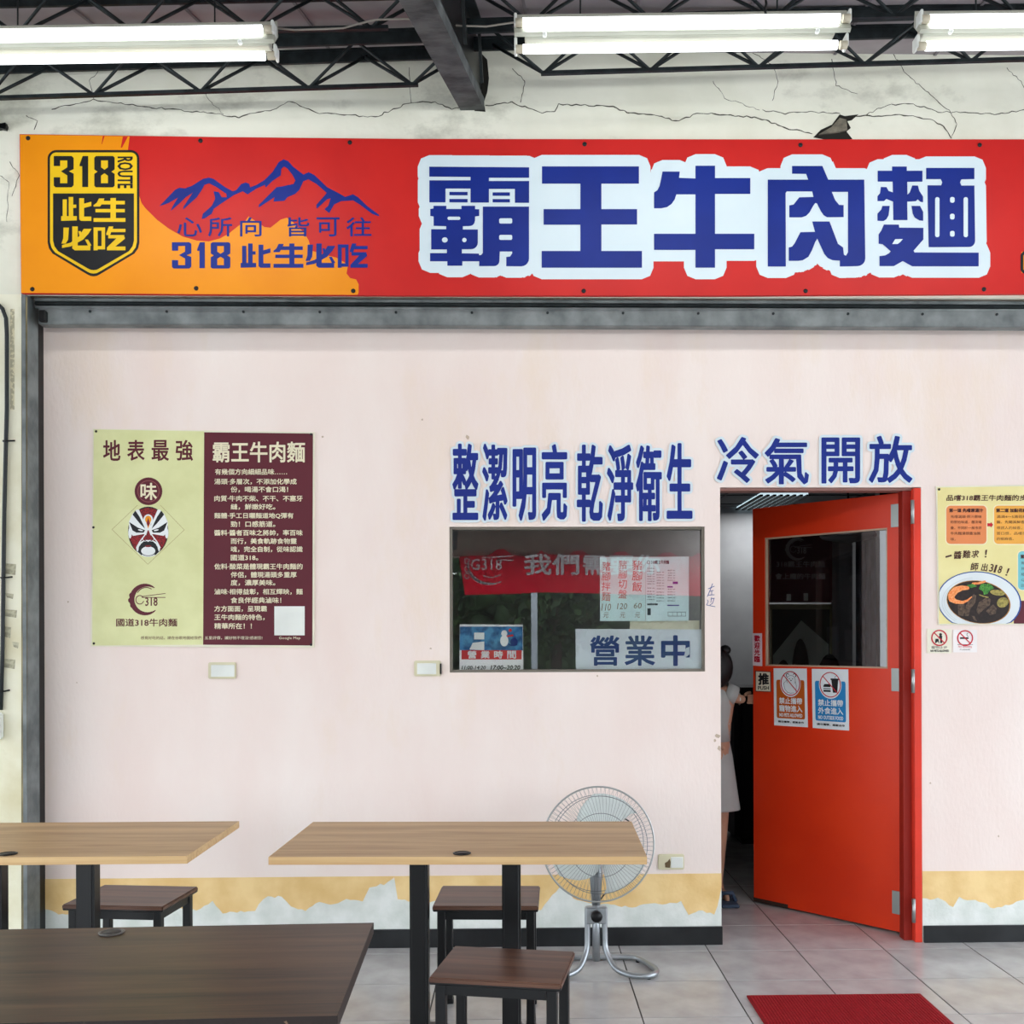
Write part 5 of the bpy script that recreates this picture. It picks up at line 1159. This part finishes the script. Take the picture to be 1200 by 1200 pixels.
# ================================================================ STREET SIDE (shows as reflections in the glass)
def mir(px, py, dist):   # point at distance dist in front of the wall that mirrors to pixel px, py
    p = at_y(px, py, dist + .03); return Vector((p.x, -dist + .03, p.z))
bn = empty('hanging_banner', mir(680, 655, 6.1), 'red scalloped banner at the street edge, reflected in the window', 'banner')
banner_m = M('banner_red', (206, 48, 82), .7)
_n = banner_m.node_tree; _t = _n.nodes.new('ShaderNodeBsdfTranslucent'); _t.inputs[0].default_value = (*lin((244, 66, 110)), 1); _m = _n.nodes.new('ShaderNodeMixShader'); _m.inputs[0].default_value = .75
_n.links.new(_n.nodes['Principled BSDF'].outputs[0], _m.inputs[1]); _n.links.new(_t.outputs[0], _m.inputs[2]); _n.links.new(_m.outputs[0], _n.nodes['Material Output'].inputs[0])
BPts = [(538, 652), (560, 651), (573, 651), (583, 644), (590, 643), (600, 650), (612, 652), (628, 650), (634, 645), (642, 649), (665, 651), (672, 646), (682, 645), (692, 651), (715, 652), (722, 647), (732, 646), (742, 652), (770, 652), (776, 648), (786, 647), (795, 652), (812, 652), (818, 648), (830, 650), (880, 652), (880, 700), (760, 697), (640, 694), (600, 696), (545, 697)]
fr_ = [mir(x, y, 6.1) for x, y in BPts]; MB().prism(fr_, [p + Vector((0, -.004, 0)) for p in fr_]).build('banner_cloth', banner_m, bn)
class MirPl:
    N = Vector((0, 1, 0))
    def __init__(s, d): s.d = d
    def pt(s, x, y, off=0): return mir(x, y, s.d - off)
i = Ink(MirPl(6.09), 0.002, cL); i.text('我們', 600, 250, 1000, 400, bold=1.2); i.text('需要你', 1035, 255, 1600, 400, bold=1.2); i.union(.25)
i.arc(345, 330, 165, 140, 60, 200, 1, 14, taper=[.6 + 3 * math.sin(math.pi * k / 14) for k in range(15)]); i.arc(350, 310, 120, 110, 55, 120, 1.2, 10); i.text('G318', 200, 285, 430, 365, bold=.3); i.stroke([(280, 275), (512, 262)], 1.1); i.stroke([(400, 290), (512, 296)], 1)
for y in (300, 360, 410): i.arc(170, y, 16, 20, 0, 300, 1.2, 8)
i.build('white_lettering', M('banner_white', (250, 252, 255), .7), bn)
lp = empty('lamp_post', mir(629, 800, 13), 'pale street lamp post, reflected in the window beneath the banner', 'post')
a = mir(626, 690, 13); MB().tube([(a.x, a.y, -.15), (a.x, a.y, 5)], .055, 10).build('pole', M('post_grey', (190, 198, 204), .5), lp); MB().tube([(a.x, a.y, 5), (a.x, a.y + 1, 5.1)], .04, 8).build('arm', M('post_grey', (190, 198, 204), .5), lp); MB().box((a.x, a.y + 1.2, 5.08), (.2, .5, .08), .02).build('lamp_head', white_pl, lp)
leafm = M('tree_leaves', (70, 96, 56), .6, alt=(34, 54, 34), vs=2.5, detail=6); barkm = M('bark', (70, 62, 54), .9)
def tree(x, y, h, r, label, seed):
    rnd = random.Random(seed); o = empty('street_tree', (x, y, -.15), label, 'tree')
    MB().tube([(x, y, -.15), (x + .05, y, h * .35), (x, y + .05, h * .7)], .1, 8, rr=[.13, .1, .06]).build('trunk', barkm, o)
    me = []; fs = []
    for k in range(1500):
        while True:
            p = Vector((rnd.uniform(-1, 1), rnd.uniform(-1, 1), rnd.uniform(-1, 1)))
            if .35 < p.length < 1: break
        c = Vector((x + p.x * r, y + p.y * r, h * .62 + p.z * h * .4)); u = Vector((rnd.gauss(0, 1), rnd.gauss(0, 1), rnd.gauss(0, 1))).normalized(); v = u.orthogonal().normalized(); s_ = rnd.uniform(.08, .17)
        b = len(me); me += [c - u * s_, c + v * s_ * .5, c + u * s_, c - v * s_ * .5]; fs.append((b, b + 1, b + 2, b + 3))
    m_ = bpy.data.meshes.new('leaves'); m_.from_pydata([tuple(v) for v in me], [], fs); m_.materials.append(leafm); ob = bpy.data.objects.new('leaves', m_); COL.objects.link(ob); ob.parent = o; ob.location = -o.location; ob['kind'] = 'stuff'
for k, (px, d, h, r) in enumerate(((500, 15.5, 4.6, 1.15), (650, 16, 4.4, 1.15), (795, 15.6, 4.5, 1.15), (945, 16, 4.4, 1.15))):
    p = mir(px, 745, d); tree(p.x, p.y, h, r, 'leafy street tree reflected in the glass, number %s from the left' % ['first', 'second', 'third', 'fourth', 'fifth', 'sixth', 'seventh'][k], k)
hp = mir(540, 745, 20); hq = mir(920, 745, 20)
hg_ = MB(); rnd = random.Random(3)
for k in range(620): hg_.ball((rnd.uniform(hp.x - 4, hq.x + 3), -19.5 + rnd.uniform(-.4, .4), rnd.uniform(-.1, 2.7)), (.5, .4, .4), 1)
tag(hg_.build('clipped_hedge', leafm), 'dark green hedge along the road, reflected low in the window', 'hedge', kind='stuff')
hg_ = MB()
for k in range(160): hg_.ball((rnd.uniform(mir(590, 745, 11).x, mir(900, 745, 11).x), -11 + rnd.uniform(-.25, .25), rnd.uniform(-.1, .2)), (.3, .25, .22), 1)
tag(hg_.build('low_hedge', M('hedge_green', (78, 100, 50), .7, alt=(44, 62, 34), vs=5)), 'low green hedge at the kerb, reflected in the window', 'hedge', kind='stuff')
for o in list(bpy.data.objects):
    if '_local' in o: del o['_local']
    g_ = {'roof_truss': 'lattice trusses under the arcade roof', 'fluorescent_fitting': 'twin-tube fluorescent fittings in a row', 'wall_character': 'blue characters over the red door', 'wall_lettering': 'blue lettering above the window',
          'wall_socket': 'switch and socket plates on the pink wall', 'street_tree': 'street trees beyond the road', 'stand_in_chair': 'black chairs standing in for silhouettes inside the shop', 'prohibition_plaque': 'small prohibition plaques by the door'}.get(o.name.split('.')[0])
    if g_ and o.parent is None: o['group'] = g_
